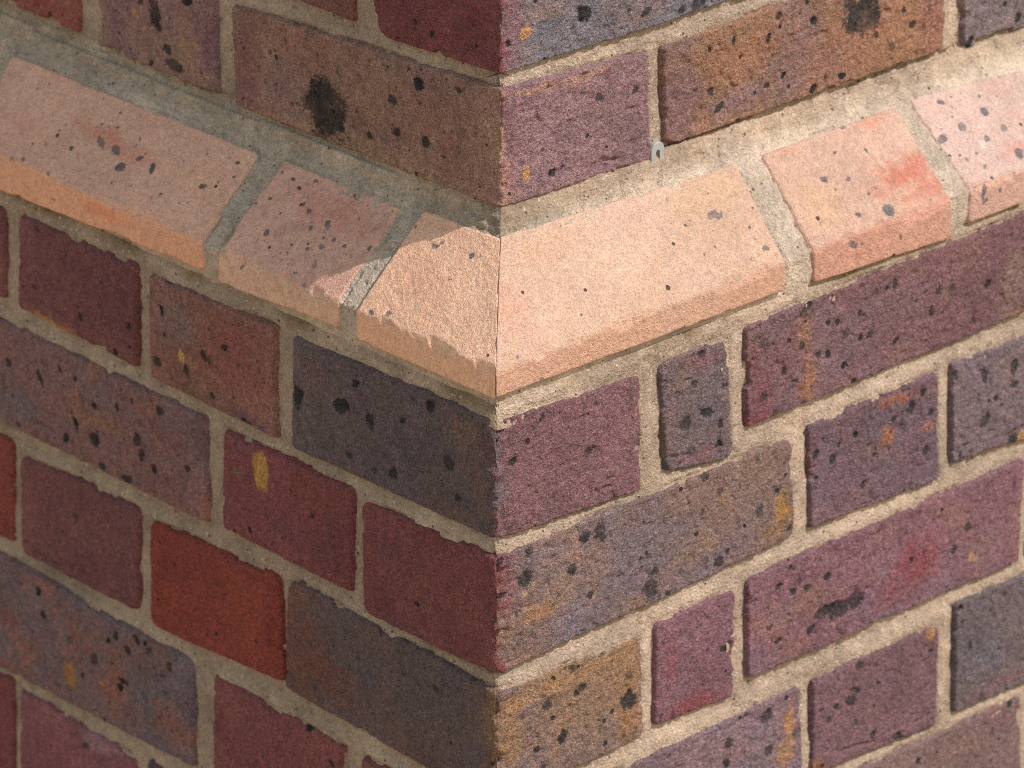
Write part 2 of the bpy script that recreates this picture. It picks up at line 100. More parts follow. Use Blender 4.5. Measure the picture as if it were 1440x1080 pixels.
 ('C3b', 'lower', False, [184.5, -160.0, 404.6, -160.1, 404.9, -222.4, 185.8, -217.4], ((0.302, 0.14, 0.153), (0.27, 0.156, 0.181), (0.346, 0.162, 0.132), 0.6, 0.35), [(317.7, -193.8, 20.5, 18.4, (0.319, 0.085, 0.089), 0.9), (299.0, -205.0, 15.4, 10.2, (0.311, 0.099, 0.103), 0.7), (226.9, -188.5, 30.8, 9.0, (0.343, 0.166, 0.128), 0.65), (219.8, -222.9, 30.8, 5.7, (0.254, 0.16, 0.171), 0.5), (364.2, -206.2, 3.1, 3.3, (0.686, 0.334, 0.096), 1), (369.2, -209.3, 2.1, 2.0, (0.484, 0.409, 0.371), 0.8), (376.2, -204.9, 15.4, 12.2, (0.327, 0.188, 0.156), 0.6), (210.1, -186.9, 10.3, 8.2, (0.296, 0.171, 0.174), 0.5)], [(260.1, -200.2, 15.9, 5.5), (244.2, -198.0, 9.1, 3.3), (232.1, -205.9, 4.1, 2.9), (218.1, -177.6, 3.2, 2.5), (245.0, -177.5, 2.7, 2.2), (229.3, -178.5, 2.3, 2.2), (348.6, -196.9, 3.2, 2.9), (206.8, -170.7, 3.2, 1.8), (199.3, -191.6, 2.7, 1.8), (214.7, -189.3, 1.8, 1.5), (269.9, -201.4, 6.4, 3.6), (359.9, -186.1, 2.7, 2.9), (312.8, -191.3, 1.4, 1.5), (206.8, -203.0, 2.7, 2.5)], 'plum brick with a long black burn mark'),
 ('C4', 'lower', True, [-103.0, -240.2, -238.5, 225.0, -240.1, 229.0, -300.3, -303.4, -104.3, -302.5], (((0.14, 0.048, 0.044), (0.122, 0.041, 0.039), (0.154, 0.058, 0.047), 0.4, 0.1), ((0.303, 0.18, 0.183), (0.25, 0.174, 0.202), (0.364, 0.212, 0.149), 0.65, 0.5)), [(219.6, -260.1, 5.1, 16.3, (0.539, 0.251, 0.1), 0.85), (213.4, -275.5, 7.2, 8.2, (0.517, 0.258, 0.094), 0.7), (168.5, -262.7, 20.5, 8.2, (0.321, 0.166, 0.167), 0.5)], [(200.6, -246.4, 4.5, 3.6), (201.9, -269.4, 3.2, 3.3), (183.2, -240.3, 2.3, 1.5), (169.6, -264.1, 3.6, 2.2), (82.3, -234.0, 4.5, 3.6)], None),
 ('C4a', 'lower', False, [238.5, -238.4, 338.3, -242.9, 340.1, -304.5, 239.8, -297.2], ((0.26, 0.13, 0.138), (0.231, 0.121, 0.133), (0.298, 0.15, 0.143), 0.5, 0.25), [(243.7, -294.2, 8.2, 4.9, (0.353, 0.155, 0.079), 0.9), (333.5, -243.9, 4.1, 3.7, (0.587, 0.3, 0.112), 0.9), (285.8, -231.3, 25.6, 5.7, (0.278, 0.136, 0.141), 0.5), (271.8, -302.3, 30.8, 4.9, (0.239, 0.104, 0.109), 0.6)], [(267.6, -262.0, 3.6, 2.9), (255.5, -261.6, 2.7, 2.2), (243.3, -258.8, 2.3, 1.8), (250.0, -268.0, 1.8, 1.8), (287.0, -291.4, 1.8, 2.5), (272.4, -277.7, 1.4, 2.5), (333.6, -255.2, 1.8, 1.5), (290.1, -259.6, 1.4, 1.1), (308.2, -300.3, 4.5, 2.2), (272.6, -257.6, 1.8, 1.8)], None),
 ('C4b', 'lower', False, [355.1, -233.6, 478.4, -238.8, 484.4, -309.6, 358.2, -302.1], ((0.226, 0.157, 0.15), (0.187, 0.146, 0.15), (0.254, 0.162, 0.135), 0.5, 0.15), [(397.9, -299.2, 30.8, 4.1, (0.267, 0.13, 0.134), 0.7), (378.0, -278.1, 20.5, 10.2, (0.21, 0.173, 0.189), 0.6), (400.6, -249.6, 15.4, 8.2, (0.228, 0.148, 0.149), 0.5)], [(357.1, -236.5, 2.3, 2.5), (366.7, -263.5, 1.8, 2.9), (393.2, -275.8, 1.4, 1.1), (358.9, -246.2, 1.8, 1.5)], None),
 ('C4c', 'lower', False, [-226.1, -238.5, -121.9, -239.8, -122.9, -303.0, -228.9, -300.7], ((0.15, 0.048, 0.043), (0.132, 0.041, 0.039), (0.176, 0.058, 0.048), 0.4, 0.05), [(-210.3, -253.0, 15.4, 16.3, (0.157, 0.054, 0.045), 0.4)], [(-147.3, -237.9, 2.3, 2.9), (-129.7, -252.5, 2.3, 1.5)], None),
 ('C4d', 'lower', False, [-479.3, -234.6, -248.2, -238.3, -249.4, -302.3, -486.2, -310.9], ((0.122, 0.072, 0.065), (0.106, 0.079, 0.083), (0.193, 0.069, 0.045), 0.65, 0.55), [(-323.0, -254.5, 41.0, 14.3, (0.15, 0.069, 0.051), 0.55), (-357.8, -288.6, 7.2, 8.2, (0.238, 0.102, 0.026), 0.9), (-418.3, -272.5, 12.8, 6.5, (0.141, 0.046, 0.037), 0.6), (-293.0, -290.5, 41.0, 6.5, (0.128, 0.063, 0.054), 0.5), (-383.1, -270.7, 20.5, 12.2, (0.105, 0.069, 0.072), 0.5), (-329.2, -281.0, 2.1, 3.3, (0.244, 0.106, 0.033), 0.8)], [(-314.1, -245.7, 2.3, 2.9), (-320.8, -251.5, 3.2, 1.8), (-334.2, -267.9, 3.2, 3.3), (-384.5, -243.7, 3.2, 3.6), (-380.9, -257.9, 2.7, 2.5), (-295.3, -241.7, 3.6, 2.2), (-303.5, -250.7, 2.3, 2.5), (-317.8, -264.8, 1.4, 1.1), (-310.9, -278.0, 2.3, 2.5), (-265.4, -247.2, 2.7, 2.9), (-287.0, -240.8, 1.8, 1.5), (-308.0, -272.8, 3.2, 1.8), (-345.7, -283.8, 1.8, 1.5)], None),
 ('C3c', 'lower', False, [-278.4, -163.1, -172.1, -156.2, -169.0, -218.4, -281.2, -226.1], ((0.152, 0.031, 0.021), (0.137, 0.031, 0.023), (0.168, 0.036, 0.022), 0.35, 0.03), [(-206.5, -160.3, 25.6, 4.9, (0.133, 0.033, 0.025), 0.7), (-257.0, -205.1, 20.5, 12.2, (0.164, 0.033, 0.016), 0.5), (-177.9, -188.2, 7.2, 20.4, (0.12, 0.02, 0.015), 0.6), (-197.0, -221.5, 20.5, 4.1, (0.117, 0.021, 0.02), 0.6), (-207.7, -190.9, 15.4, 20.4, (0.185, 0.038, 0.018), 0.4)], [(-270.8, -172.1, 1.1, 1.5), (-258.3, -181.1, 0.9, 0.7), (-265.4, -186.7, 0.7, 0.5), (-224.3, -210.6, 1.4, 1.5), (-189.1, -202.4, 1.4, 1.5), (-274.6, -208.6, 1.4, 1.1), (-195.0, -187.0, 0.9, 0.7), (-179.0, -170.3, 0.9, 0.7), (-215.2, -183.3, 0.7, 0.5), (-200.1, -224.9, 1.4, 0.7)], 'bright orange red brick'),
 ('C3d', 'lower', False, [-395.1, -164.1, -289.9, -158.5, -295.5, -222.6, -397.7, -224.4], ((0.124, 0.046, 0.04), (0.112, 0.04, 0.041), (0.146, 0.05, 0.041), 0.4, 0.06), [(-344.5, -188.6, 20.5, 12.2, (0.132, 0.051, 0.041), 0.5), (-310.7, -158.9, 15.4, 8.2, (0.096, 0.038, 0.04), 0.6), (-372.9, -221.3, 15.4, 4.9, (0.093, 0.035, 0.038), 0.7), (-340.5, -225.1, 25.6, 3.3, (0.09, 0.033, 0.037), 0.7), (-378.0, -200.6, 10.3, 8.2, (0.136, 0.044, 0.035), 0.4)], [(-349.1, -226.9, 2.7, 1.5), (-372.2, -211.1, 0.9, 1.1), (-346.9, -205.0, 0.9, 0.7), (-359.4, -197.5, 0.9, 0.7)], None),
 ('C3e', 'lower', False, [-510.6, -158.0, -405.9, -157.5, -409.5, -220.0, -517.4, -227.1], ((0.145, 0.036, 0.024), (0.128, 0.033, 0.026), (0.164, 0.04, 0.026), 0.4, 0.05), [], [], None),
 ('C2c', 'lower', False, [-211.0, -85.2, -110.7, -84.3, -112.1, -142.4, -214.6, -142.0], ((0.128, 0.038, 0.036), (0.112, 0.034, 0.032), (0.15, 0.047, 0.042), 0.4, 0.1), [(-140.3, -98.8, 20.5, 16.3, (0.134, 0.041, 0.031), 0.6), (-164.0, -123.8, 20.5, 8.2, (0.101, 0.037, 0.038), 0.6), (-123.8, -117.7, 10.3, 16.3, (0.098, 0.032, 0.032), 0.5), (-182.2, -97.3, 6.2, 10.6, (0.279, 0.14, 0.038), 1), (-203.0, -105.0, 3.6, 4.1, (0.104, 0.069, 0.035), 0.8), (-197.6, -87.7, 12.8, 4.9, (0.126, 0.052, 0.054), 0.6)], [(-140.6, -109.2, 1.4, 1.5), (-192.5, -136.2, 1.8, 1.8), (-205.7, -141.8, 0.9, 0.7), (-158.1, -100.9, 0.9, 0.7), (-194.4, -80.4, 2.7, 1.1)], 'maroon brick with an ochre patch'),
 ('C2d', 'lower', False, [-465.5, -83.9, -228.7, -83.7, -230.9, -144.4, -471.2, -145.9], ((0.145, 0.071, 0.061), (0.118, 0.077, 0.075), (0.2, 0.083, 0.052), 0.65, 0.6), [(-327.0, -116.7, 25.6, 7.3, (0.187, 0.091, 0.05), 0.6), (-392.5, -130.0, 15.4, 10.2, (0.104, 0.081, 0.085), 0.7), (-258.1, -106.3, 20.5, 12.2, (0.139, 0.063, 0.065), 0.6), (-265.9, -138.8, 20.5, 8.2, (0.152, 0.066, 0.053), 0.5), (-370.1, -92.1, 30.8, 12.2, (0.143, 0.078, 0.075), 0.4)], [(-402.5, -106.9, 2.7, 2.9), (-373.1, -106.0, 1.8, 4.4), (-340.3, -96.6, 1.8, 2.2), (-289.9, -93.6, 1.8, 2.9), (-324.5, -107.3, 1.8, 2.2), (-265.9, -91.1, 3.6, 3.3), (-287.5, -115.4, 3.6, 5.1), (-283.6, -123.5, 2.3, 3.3), (-342.1, -124.0, 1.8, 4.4), (-304.1, -101.8, 1.4, 2.2), (-297.2, -143.3, 4.1, 2.9), (-324.5, -127.6, 4.5, 3.3), (-350.6, -135.6, 2.7, 2.9), (-243.6, -118.2, 2.3, 2.5), (-273.4, -128.6, 2.3, 2.5), (-395.5, -142.9, 2.3, 2.2), (-319.1, -142.2, 3.2, 2.2), (-354.2, -95.6, 1.8, 2.9)], None),
 ('C1c', 'lower', False, [-269.6, -13.9, -170.5, -12.1, -170.9, -73.2, -271.5, -71.5], ((0.164, 0.071, 0.051), (0.149, 0.077, 0.066), (0.187, 0.074, 0.052), 0.6, 0.3), [(-201.4, -37.5, 25.6, 24.5, (0.166, 0.054, 0.045), 0.75), (-251.3, -32.9, 15.4, 16.3, (0.137, 0.088, 0.07), 0.7), (-245.1, -51.6, 2.6, 4.1, (0.318, 0.167, 0.048), 1), (-229.0, -65.0, 15.4, 5.7, (0.166, 0.081, 0.053), 0.5), (-237.4, -53.3, 6.2, 4.1, (0.205, 0.104, 0.05), 0.5), (-194.0, -72.0, 17.9, 3.3, (0.091, 0.054, 0.06), 0.8), (-256.1, -9.8, 15.4, 4.1, (0.128, 0.078, 0.074), 0.6)], [(-225.8, -45.4, 2.7, 2.9), (-266.1, -61.8, 3.2, 3.3), (-241.8, -58.0, 2.3, 3.3), (-220.8, -67.3, 2.3, 2.5), (-261.4, -30.7, 1.4, 2.9), (-253.2, -10.9, 5.5, 1.8), (-209.4, -35.2, 1.8, 1.8), (-193.0, -16.1, 0.9, 0.7), (-195.2, -72.4, 2.7, 1.5), (-190.0, -73.5, 3.2, 1.5), (-259.1, -43.7, 1.4, 1.5)], None),
 ('C1d', 'lower', False, [-383.6, -14.2, -285.3, -13.0, -286.7, -70.1, -387.7, -67.5], ((0.12, 0.042, 0.038), (0.103, 0.038, 0.035), (0.14, 0.053, 0.04), 0.5, 0.1), [(-358.8, -69.1, 17.9, 4.1, (0.329, 0.15, 0.036), 0.9), (-343.1, -72.6, 15.4, 5.7, (0.151, 0.07, 0.036), 0.6), (-311.4, -68.8, 15.4, 4.9, (0.102, 0.049, 0.045), 0.5)], [(-369.0, -15.7, 1.8, 1.5), (-290.4, -48.6, 1.8, 2.2), (-383.5, -54.6, 1.4, 1.1), (-332.5, -56.5, 2.3, 2.5), (-303.3, -68.3, 2.3, 1.8), (-289.9, -61.1, 1.4, 0.7), (-373.5, -51.0, 2.3, 1.5)], None),
 ('C1e', 'lower', False, [-496.4, -14.5, -401.1, -14.3, -405.3, -66.9, -502.0, -71.3], ((0.12, 0.044, 0.038), (0.108, 0.039, 0.036), (0.134, 0.049, 0.04), 0.4, 0.1), [], [], None),
 ('C5a', 'lower', False, [189.3, -309.4, 413.5, -315.7, 418.3, -382.3, 191.2, -370.3], ((0.293, 0.171, 0.153), (0.264, 0.159, 0.164), (0.334, 0.195, 0.148), 0.5, 0.3), [(393.2, -320.7, 15.4, 8.2, (0.279, 0.13, 0.133), 0.5), (350.6, -327.9, 25.6, 8.2, (0.331, 0.178, 0.139), 0.5)], [(405.3, -315.9, 3.2, 2.2), (326.1, -323.1, 2.3, 2.2)], None),
 ('C5b', 'lower', False, [429.9, -316.6, 541.4, -320.6, 547.9, -388.4, 435.0, -384.0], ((0.29, 0.171, 0.156), (0.267, 0.159, 0.162), (0.339, 0.195, 0.146), 0.5, 0.3), [], [], None),
 ('C5c', 'lower', False, [-407.0, -318.5, -301.1, -320.3, -304.7, -383.2, -412.1, -385.7], ((0.15, 0.054, 0.056), (0.132, 0.052, 0.059), (0.176, 0.062, 0.056), 0.5, 0.06), [(-333.8, -322.9, 15.4, 5.7, (0.227, 0.123, 0.123), 0.6), (-373.5, -322.6, 10.3, 3.3, (0.221, 0.099, 0.085), 0.4)], [], None),
 ('C5d', 'lower', False, [-526.6, -320.5, -417.0, -315.4, -422.1, -380.2, -533.1, -386.3], ((0.132, 0.038, 0.037), (0.115, 0.034, 0.033), (0.151, 0.047, 0.037), 0.4, 0.08), [], [], None),
]

# ------------------------------------------------------------------ noise
_rng = np.random.RandomState(7)
_LAT = _rng.rand(8, 256, 256).astype(np.float32) * 2 - 1

def vnoise(x, y, wave, seed=0):
    """smooth value noise, -1..1, with features about `wave` millimetres across"""
    L = _LAT[seed % 8]
    x = x / wave + 37.3 * seed
    y = y / wave + 91.7 * seed
    xi = np.floor(x).astype(np.int64); yi = np.floor(y).astype(np.int64)
    fx = x - xi; fy = y - yi
    fx = fx * fx * (3 - 2 * fx); fy = fy * fy * (3 - 2 * fy)
    x0 = xi & 255; x1 = (xi + 1) & 255; y0 = yi & 255; y1 = (yi + 1) & 255
    return (L[x0, y0] * (1 - fx) + L[x1, y0] * fx) * (1 - fy) + (L[x0, y1] * (1 - fx) + L[x1, y1] * fx) * fy

def fbm(x, y, wave, seed=0, octs=4, gain=0.55):
    t = 0; a = 1; n = 0
    for o in range(octs):
        t = t + a * vnoise(x, y, wave / 2 ** o, seed + o * 3 + 1); n += a; a *= gain
    return t / n

def smooth(a, b, x):
    t = np.clip((x - a) / (b - a), 0, 1); return t * t * (3 - 2 * t)

# ------------------------------------------------------------------ wall surfaces: (s, v, h) in mm -> metres
def bent(corner, r):
    """a vertical wall folded round the corner; s > 0 runs along the sunlit wall, s < 0 along the shaded one"""
    def f(s, v, h):
        phi = np.clip((s / r + 1) / 2, 0, 1) * (math.pi / 2)
        nx, ny = -np.cos(phi), -np.sin(phi)
        px = np.where(s >= r, s, r + r * nx); py = np.where(s <= -r, -s, r + r * ny)
        px = np.where(s <= -r, 0, px); py = np.where(s >= r, 0, py)
        return np.stack([corner + px + nx * h, corner + py + ny * h, v], -1) / 1000
    return f
def bent_back(corner, d):
    def f(s, v):
        x = np.where(s > 0, np.maximum(s, d), d); y = np.where(s < 0, np.maximum(-s, d), d)
        return np.stack([corner + x, corner + y, v], -1) / 1000
    return f
low_map, low_back = bent(0, 2.5), bent_back(0, 70)
up_map, up_back = bent(S_UP, 2.0), bent_back(S_UP, 70)

_PV = np.array([-30, LIP, LIP + 64 * 2 ** .5 * .72, 140.0])   # profile stations: lip, slope, fillet
_S2 = 2 ** -.5
T1 = (_PV[2] - LIP) * _S2
_PT = np.array([0, 0, T1, T1 + (140 - _PV[2]) * math.cos(math.radians(56))])
_PZ = np.array([-30, LIP, LIP + T1, LIP + T1 + (140 - _PV[2]) * math.sin(math.radians(56))])
def prof(v):
    t = np.interp(v, _PV, _PT); z = np.interp(v, _PV, _PZ)
    a = np.interp(v, [LIP - 2, LIP + 2, _PV[2] - 3, _PV[2] + 3], [0, math.radians(45), math.radians(45), math.radians(34)])
    return t, z, np.cos(a), np.sin(a)          # depth, height, outward normal (out, up)
def plinth_map(side, mitred):
    def f(s, v, h):
        """s counts away from the corner (positive on both sides); for mitred pieces it counts from the mitre"""
        t, z, no, nu = prof(v)
        w = np.clip(1 - s / 6, 0, 1) if mitred else 0
        along = s + (t if mitred else 0)
        x = along - no * h * w; y = t - no * h; zz = z + nu * h
        return np.stack([x, y, zz] if side == 'R' else [y, x, zz], -1) / 1000
    return f

# ------------------------------------------------------------------ mesh writing
def write_mesh(name, verts, quads, attrs=None, smooth_faces=True):
    me = bpy.data.meshes.new(name)
    verts = np.ascontiguousarray(verts, dtype=np.float32); quads = np.ascontiguousarray(quads, dtype=np.int32)
    me.vertices.add(len(verts)); me.vertices.foreach_set("co", verts.ravel())
    me.loops.add(quads.size); me.loops.foreach_set("vertex_index", quads.ravel())
    me.polygons.add(len(quads)); me.polygons.foreach_set("loop_start", np.arange(0, quads.size, 4, dtype=np.int32))
    me.polygons.foreach_set("use_smooth", np.full(len(quads), smooth_faces))
    me.update(calc_edges=True)
    for k, a in (attrs or {}).items():
        if a.ndim == 2:
            at = me.attributes.new(k, 'FLOAT_COLOR', 'POINT')
            at.data.foreach_set("color", np.concatenate([a, np.ones((len(a), 1))], 1).astype(np.float32).ravel())
        else:
            at = me.attributes.new(k, 'FLOAT', 'POINT'); at.data.foreach_set("value", a.astype(np.float32))
    return me

def grid_quads(nu, nv, flip=False):
    i = np.arange(nu * nv).reshape(nu, nv)
    q = np.stack([i[:-1, :-1], i[1:, :-1], i[1:, 1:], i[:-1, 1:]], -1).reshape(-1, 4)
    return q[:, ::-1] if flip else q

def link(name, me, mat, parent, origin=None):
    if origin is not None:
        n = len(me.vertices); co = np.empty(n * 3, np.float32); me.vertices.foreach_get("co", co)
        co = co.reshape(-1, 3) - np.array(origin, np.float32); me.vertices.foreach_set("co", co.ravel())
    o = bpy.data.objects.new(name, me)
    scene.collection.objects.link(o)
    if mat: me.materials.append(mat)
    if origin is not None: o.location = origin
    if parent: o.parent = parent
    return o

# ------------------------------------------------------------------ materials
class G:
    def __init__(s, name):
        s.m = bpy.data.materials.new(name); s.m.use_nodes = True
        s.t = s.m.node_tree; s.n = s.t.nodes; s.b = s.n["Principled BSDF"]
    def N(s, typ, **kw):
        nd = s.n.new(typ)
        for k, v in kw.items(): setattr(nd, k, v)
        return nd
    def to(s, v, sock):
        if isinstance(v, (int, float)): sock.default_value = v
        elif isinstance(v, tuple): sock.default_value = v if len(v) == len(sock.default_value) else (*v, 1)
        else: s.t.links.new(v, sock)
    def math(s, op, a, b=0, c=0, clamp=False):
        nd = s.N("ShaderNodeMath", operation=op, use_clamp=clamp)
        for v, k in zip((a, b, c), nd.inputs): s.to(v, k)
        return nd.outputs[0]
    def vmath(s, op, a, b):
        nd = s.N("ShaderNodeVectorMath", operation=op); s.to(a, nd.inputs[0])
        s.to(b, nd.inputs[3] if op == 'SCALE' else nd.inputs[1]); return nd.outputs[0]
    def noise(s, vec, scale, detail=2, rough=.5, out="Fac"):
        nd = s.N("ShaderNodeTexNoise"); s.to(vec, nd.inputs["Vector"])
        nd.inputs["Scale"].default_value = scale; nd.inputs["Detail"].default_value = detail; nd.inputs["Roughness"].default_value = rough
        return nd.outputs[out]
    def voro(s, vec, scale, rnd=1.0):
        nd = s.N("ShaderNodeTexVoronoi"); s.to(vec, nd.inputs["Vector"]); nd.inputs["Scale"].default_value = scale; nd.inputs["Randomness"].default_value = rnd
        return nd.outputs["Distance"], nd.outputs["Color"]
    def rng(s, v, a, b, c=0.0, d=1.0, clamp=True):
        nd = s.N("ShaderNodeMapRange", clamp=clamp); s.to(v, nd.inputs[0])
        for k, x in zip((1, 2, 3, 4), (a, b, c, d)): s.to(x, nd.inputs[k])
        return nd.outputs[0]
    def mix(s, f, a, b, blend='MIX'):
        nd = s.N("ShaderNodeMix", data_type='RGBA', blend_type=blend, clamp_factor=True)
        s.to(f, nd.inputs[0]); s.to(a, nd.inputs[6]); s.to(b, nd.inputs[7]); return nd.outputs[2]
    def attr(s, name, out):
        nd = s.N("ShaderNodeAttribute", attribute_name=name); return nd.outputs[out]
    def sep(s, c):
        nd = s.N("ShaderNodeSeparateColor"); s.to(c, nd.inputs[0]); return nd.outputs

def clay(name, grain_lo, grain_hi, bump, spec_col, sparkle, speck_scale=95.0, pore=1.0, var=1.0):
    g = G(name)
    pos = g.N("ShaderNodeNewGeometry").outputs["Position"]
    tone = g.attr("tone", "Color"); spot = g.attr("spot", "Fac"); dens = g.attr("speck", "Fac")
    wob = g.noise(pos, 420, 3, .65, "Color")
    wpos = g.vmath('ADD', pos, g.vmath('SCALE', g.vmath('SUBTRACT', wob, (.5, .5, .5)), .0085))
    mid = g.noise(pos, 210, 4, .62)
    fine = g.noise(pos, 620, 3, .65)
    grain = g.noise(pos, 1500, 2, .7)
    grain2 = g.noise(g.vmath('ADD', pos, (3.1, 1.7, .4)), 1050, 2, .7)
    col = g.mix(1.0, tone, g.rng(mid, .28, .72, 1 - .24 * var, 1 + .24 * var), 'MULTIPLY')
    # grey-blue ash bloom and rusty patches of the fired skin, as dense as the speckle
    bloom = g.math('MULTIPLY', g.rng(g.noise(wpos, 130, 4, .65), .52, .66), g.math('MULTIPLY', dens, .55))
    col = g.mix(bloom, col, (.090, .080, .080, 1))
    rust = g.math('MULTIPLY', g.rng(g.noise(g.vmath('ADD', wpos, (7.7, 2.2, 5.1)), 95, 4, .62), .56, .70), g.math('MULTIPLY', dens, .62))
    col = g.mix(rust, col, g.mix(.45, col, (.30, .15, .075, 1)))
    col = g.mix(1.0, col, g.rng(fine, .28, .72, 1 - .36 * var, 1 + .36 * var), 'MULTIPLY')
    # every grain fires to a slightly different hue
    hue = g.noise(g.vmath('ADD', pos, (2.9, 8.1, 6.3)), 900, 2, .7, "Color")
    col = g.mix(.34 * var, col, g.mix(1.0, col, g.vmath('SCALE', hue, 2.0), 'MULTIPLY'))
    # speckle: voronoi cells, only some of them filled, each its own radius
    d1, c1 = g.voro(wpos, speck_scale); r1 = g.sep(c1)
    m1 = g.math('MULTIPLY', g.math('LESS_THAN', r1[0], g.math('MULTIPLY', dens, .50)), g.rng(g.math('SUBTRACT', d1, g.math('MULTIPLY_ADD', g.math('POWER', r1[1], 2.2), .24, .07)), .06, -.06))
    d2, c2 = g.voro(g.vmath('ADD', wpos, (1.3, 4.2, 2.9)), speck_scale * 2.4); r2 = g.sep(c2)
    m2 = g.math('MULTIPLY', g.math('LESS_THAN', r2[0], g.math('MULTIPLY_ADD', dens, .30, .012)), g.rng(g.math('SUBTRACT', d2, g.math('MULTIPLY_ADD', r2[1], .18, .10)), .07, -.07))
    sp = g.rng(g.math('ADD', spot, g.math('ADD', g.math('MULTIPLY', g.math('SUBTRACT', g.noise(pos, 480, 4, .75), .5), .8), g.math('MULTIPLY', g.math('SUBTRACT', grain2, .5), .25))), .45, .56)
    m = g.math('MAXIMUM', g.math('MULTIPLY', m1, g.math('MULTIPLY_ADD', r1[2], .55, .30)), g.math('MULTIPLY', m2, .8))
    m = g.math('MAXIMUM', m, g.math('MULTIPLY', sp, g.rng(g.noise(pos, 70, 2, .5), .35, .65, .70, 1.0)), clamp=True)
    col = g.mix(m, col, g.mix(g.rng(fine, .35, .65), spec_col, tuple(min(1, x * 1.9 + .012) for x in spec_col[:3]) + (1,)))
    # open pores
    dp, cp = g.voro(g.vmath('ADD', pos, (5.3, .2, 1.9)), 165); rp = g.sep(cp)
    pm = g.math('MULTIPLY', g.math('LESS_THAN', rp[0], .045 * pore), g.rng(g.math('SUBTRACT', dp, g.math('MULTIPLY_ADD', rp[1], .16, .08)), .04, -.04))
    col = g.mix(g.math('MULTIPLY', pm, .85), col, (.02, .014, .012, 1))
    # sand grain
    col = g.mix(1.0, col, g.rng(grain, .25, .75, grain_lo, grain_hi), 'MULTIPLY')
    col = g.mix(g.math('MULTIPLY', g.rng(grain2, .63, .74), sparkle), col, g.mix(.55, col, (.62, .52, .45, 1)))
    g.to(col, g.b.inputs["Base Color"])
    g.b.inputs["Roughness"].default_value = .88
    g.b.inputs["Specular IOR Level"].default_value = .22
    h = g.math('ADD', g.math('MULTIPLY', grain, .55), g.math('MULTIPLY', fine, .75))
    h = g.math('ADD', h, g.math('MULTIPLY', mid, .5))
    h = g.math('SUBTRACT', h, g.math('MULTIPLY', pm, 1.8)); h = g.math('SUBTRACT', h, g.math('MULTIPLY', spot, .35))
    bp = g.N("ShaderNodeBump"); bp.inputs["Strength"].default_value = 1.0; bp.inputs["Distance"].default_value = bump
    g.to(h, bp.inputs["Height"]); g.to(bp.outputs[0], g.b.inputs["Normal"])
    return g.m

M_BRICK = clay("fired_brick", .20, 1.82, .0032, (.017, .016, .018, 1), .90)
M_PLINTH = clay("plinth_clay", .66, 1.34, .0016, (.095, .082, .088, 1), .45, 130.0, 1.0, .5)

def mortar_material():
    g = G("lime_mortar")
    pos = g.N("ShaderNodeNewGeometry").outputs["Position"]
    tone = g.attr("tone", "Color")
    broad = g.noise(pos, 28, 4, .6); mid = g.noise(pos, 160, 4, .62); fine = g.noise(pos, 600, 3, .6); grain = g.noise(pos, 1300, 2, .75)
    col = g.mix(1.0, tone, g.rng(broad, .3, .7, .84, 1.16), 'MULTIPLY')
    col = g.mix(1.0, col, g.rng(mid, .3, .7, .84, 1.16), 'MULTIPLY')
    col = g.mix(1.0, col, g.rng(fine, .3, .7, .82, 1.18), 'MULTIPLY')
    col = g.mix(1.0, col, g.rng(grain, .25, .75, .55, 1.45), 'MULTIPLY')
    dv, cv = g.voro(g.vmath('ADD', pos, g.vmath('SCALE', g.noise(pos, 700, 2, .6, 'Color'), .0012)), 430); rv = g.sep(cv)
    dark = g.math('MULTIPLY', g.math('LESS_THAN', rv[0], .05), g.rng(g.math('ADD', dv, g.math('MULTIPLY', rv[1], .2)), .40, .28))
    col = g.mix(g.math('MULTIPLY', dark, .75), col, (.055, .042, .03, 1))
    lite = g.math('MULTIPLY', g.math('GREATER_THAN', rv[0], .90), g.rng(dv, .36, .26))
    col = g.mix(g.math('MULTIPLY', lite, .65), col, (.72, .62, .50, 1))
    g.to(col, g.b.inputs["Base Color"]); g.b.inputs["Roughness"].default_value = .93; g.b.inputs["Specular IOR Level"].default_value = .15
    h = g.math('ADD', g.math('MULTIPLY', grain, .5), g.math('ADD', g.math('MULTIPLY', fine, .8), g.math('MULTIPLY', mid, .8)))
    h = g.math('SUBTRACT', h, g.math('MULTIPLY', dark, .6))
    bp = g.N("ShaderNodeBump"); bp.inputs["Strength"].default_value = 1.0; bp.inputs["Distance"].default_value = .0021
    g.to(h, bp.inputs["Height"]); g.to(bp.outputs[0], g.b.inputs["Normal"])
    return g.m
M_MORTAR = mortar_material()

# ------------------------------------------------------------------ brick geometry
class Outline:
    """outline of one brick in strip coordinates; gives the distance inside each of its four edges"""
    def __init__(s, left, right, top, bottom, cr=3.0):
        # left/right: [(v, s)...] ascending v ; top/bottom: [(s, v)...] ascending s
        s.l, s.r, s.t, s.b, s.cr = [np.array(x, float) for x in (left, right, top, bottom)] + [cr]
    def edges(s, S, V):
        f = lambda x, p: np.interp(x, p[:, 0], p[:, 1])
        return S - f(V, s.l), f(V, s.r) - S, f(S, s.t) - V, V - f(S, s.b)
    def inside(s, S, V):
        a, b, c, d = s.edges(S, V)
        x = np.minimum(a, b); y = np.minimum(c, d); r = s.cr
        e = np.minimum(x, y)
        rr = r - np.hypot(np.maximum(r - x, 0), np.maximum(r - y, 0))
        return np.where((x < r) & (y < r), np.minimum(rr, e), e), (a, b, c, d)
    def box(s):
        return (min(s.l[:, 1]), max(s.r[:, 1]), min(s.b[:, 1]), max(s.t[:, 1]))

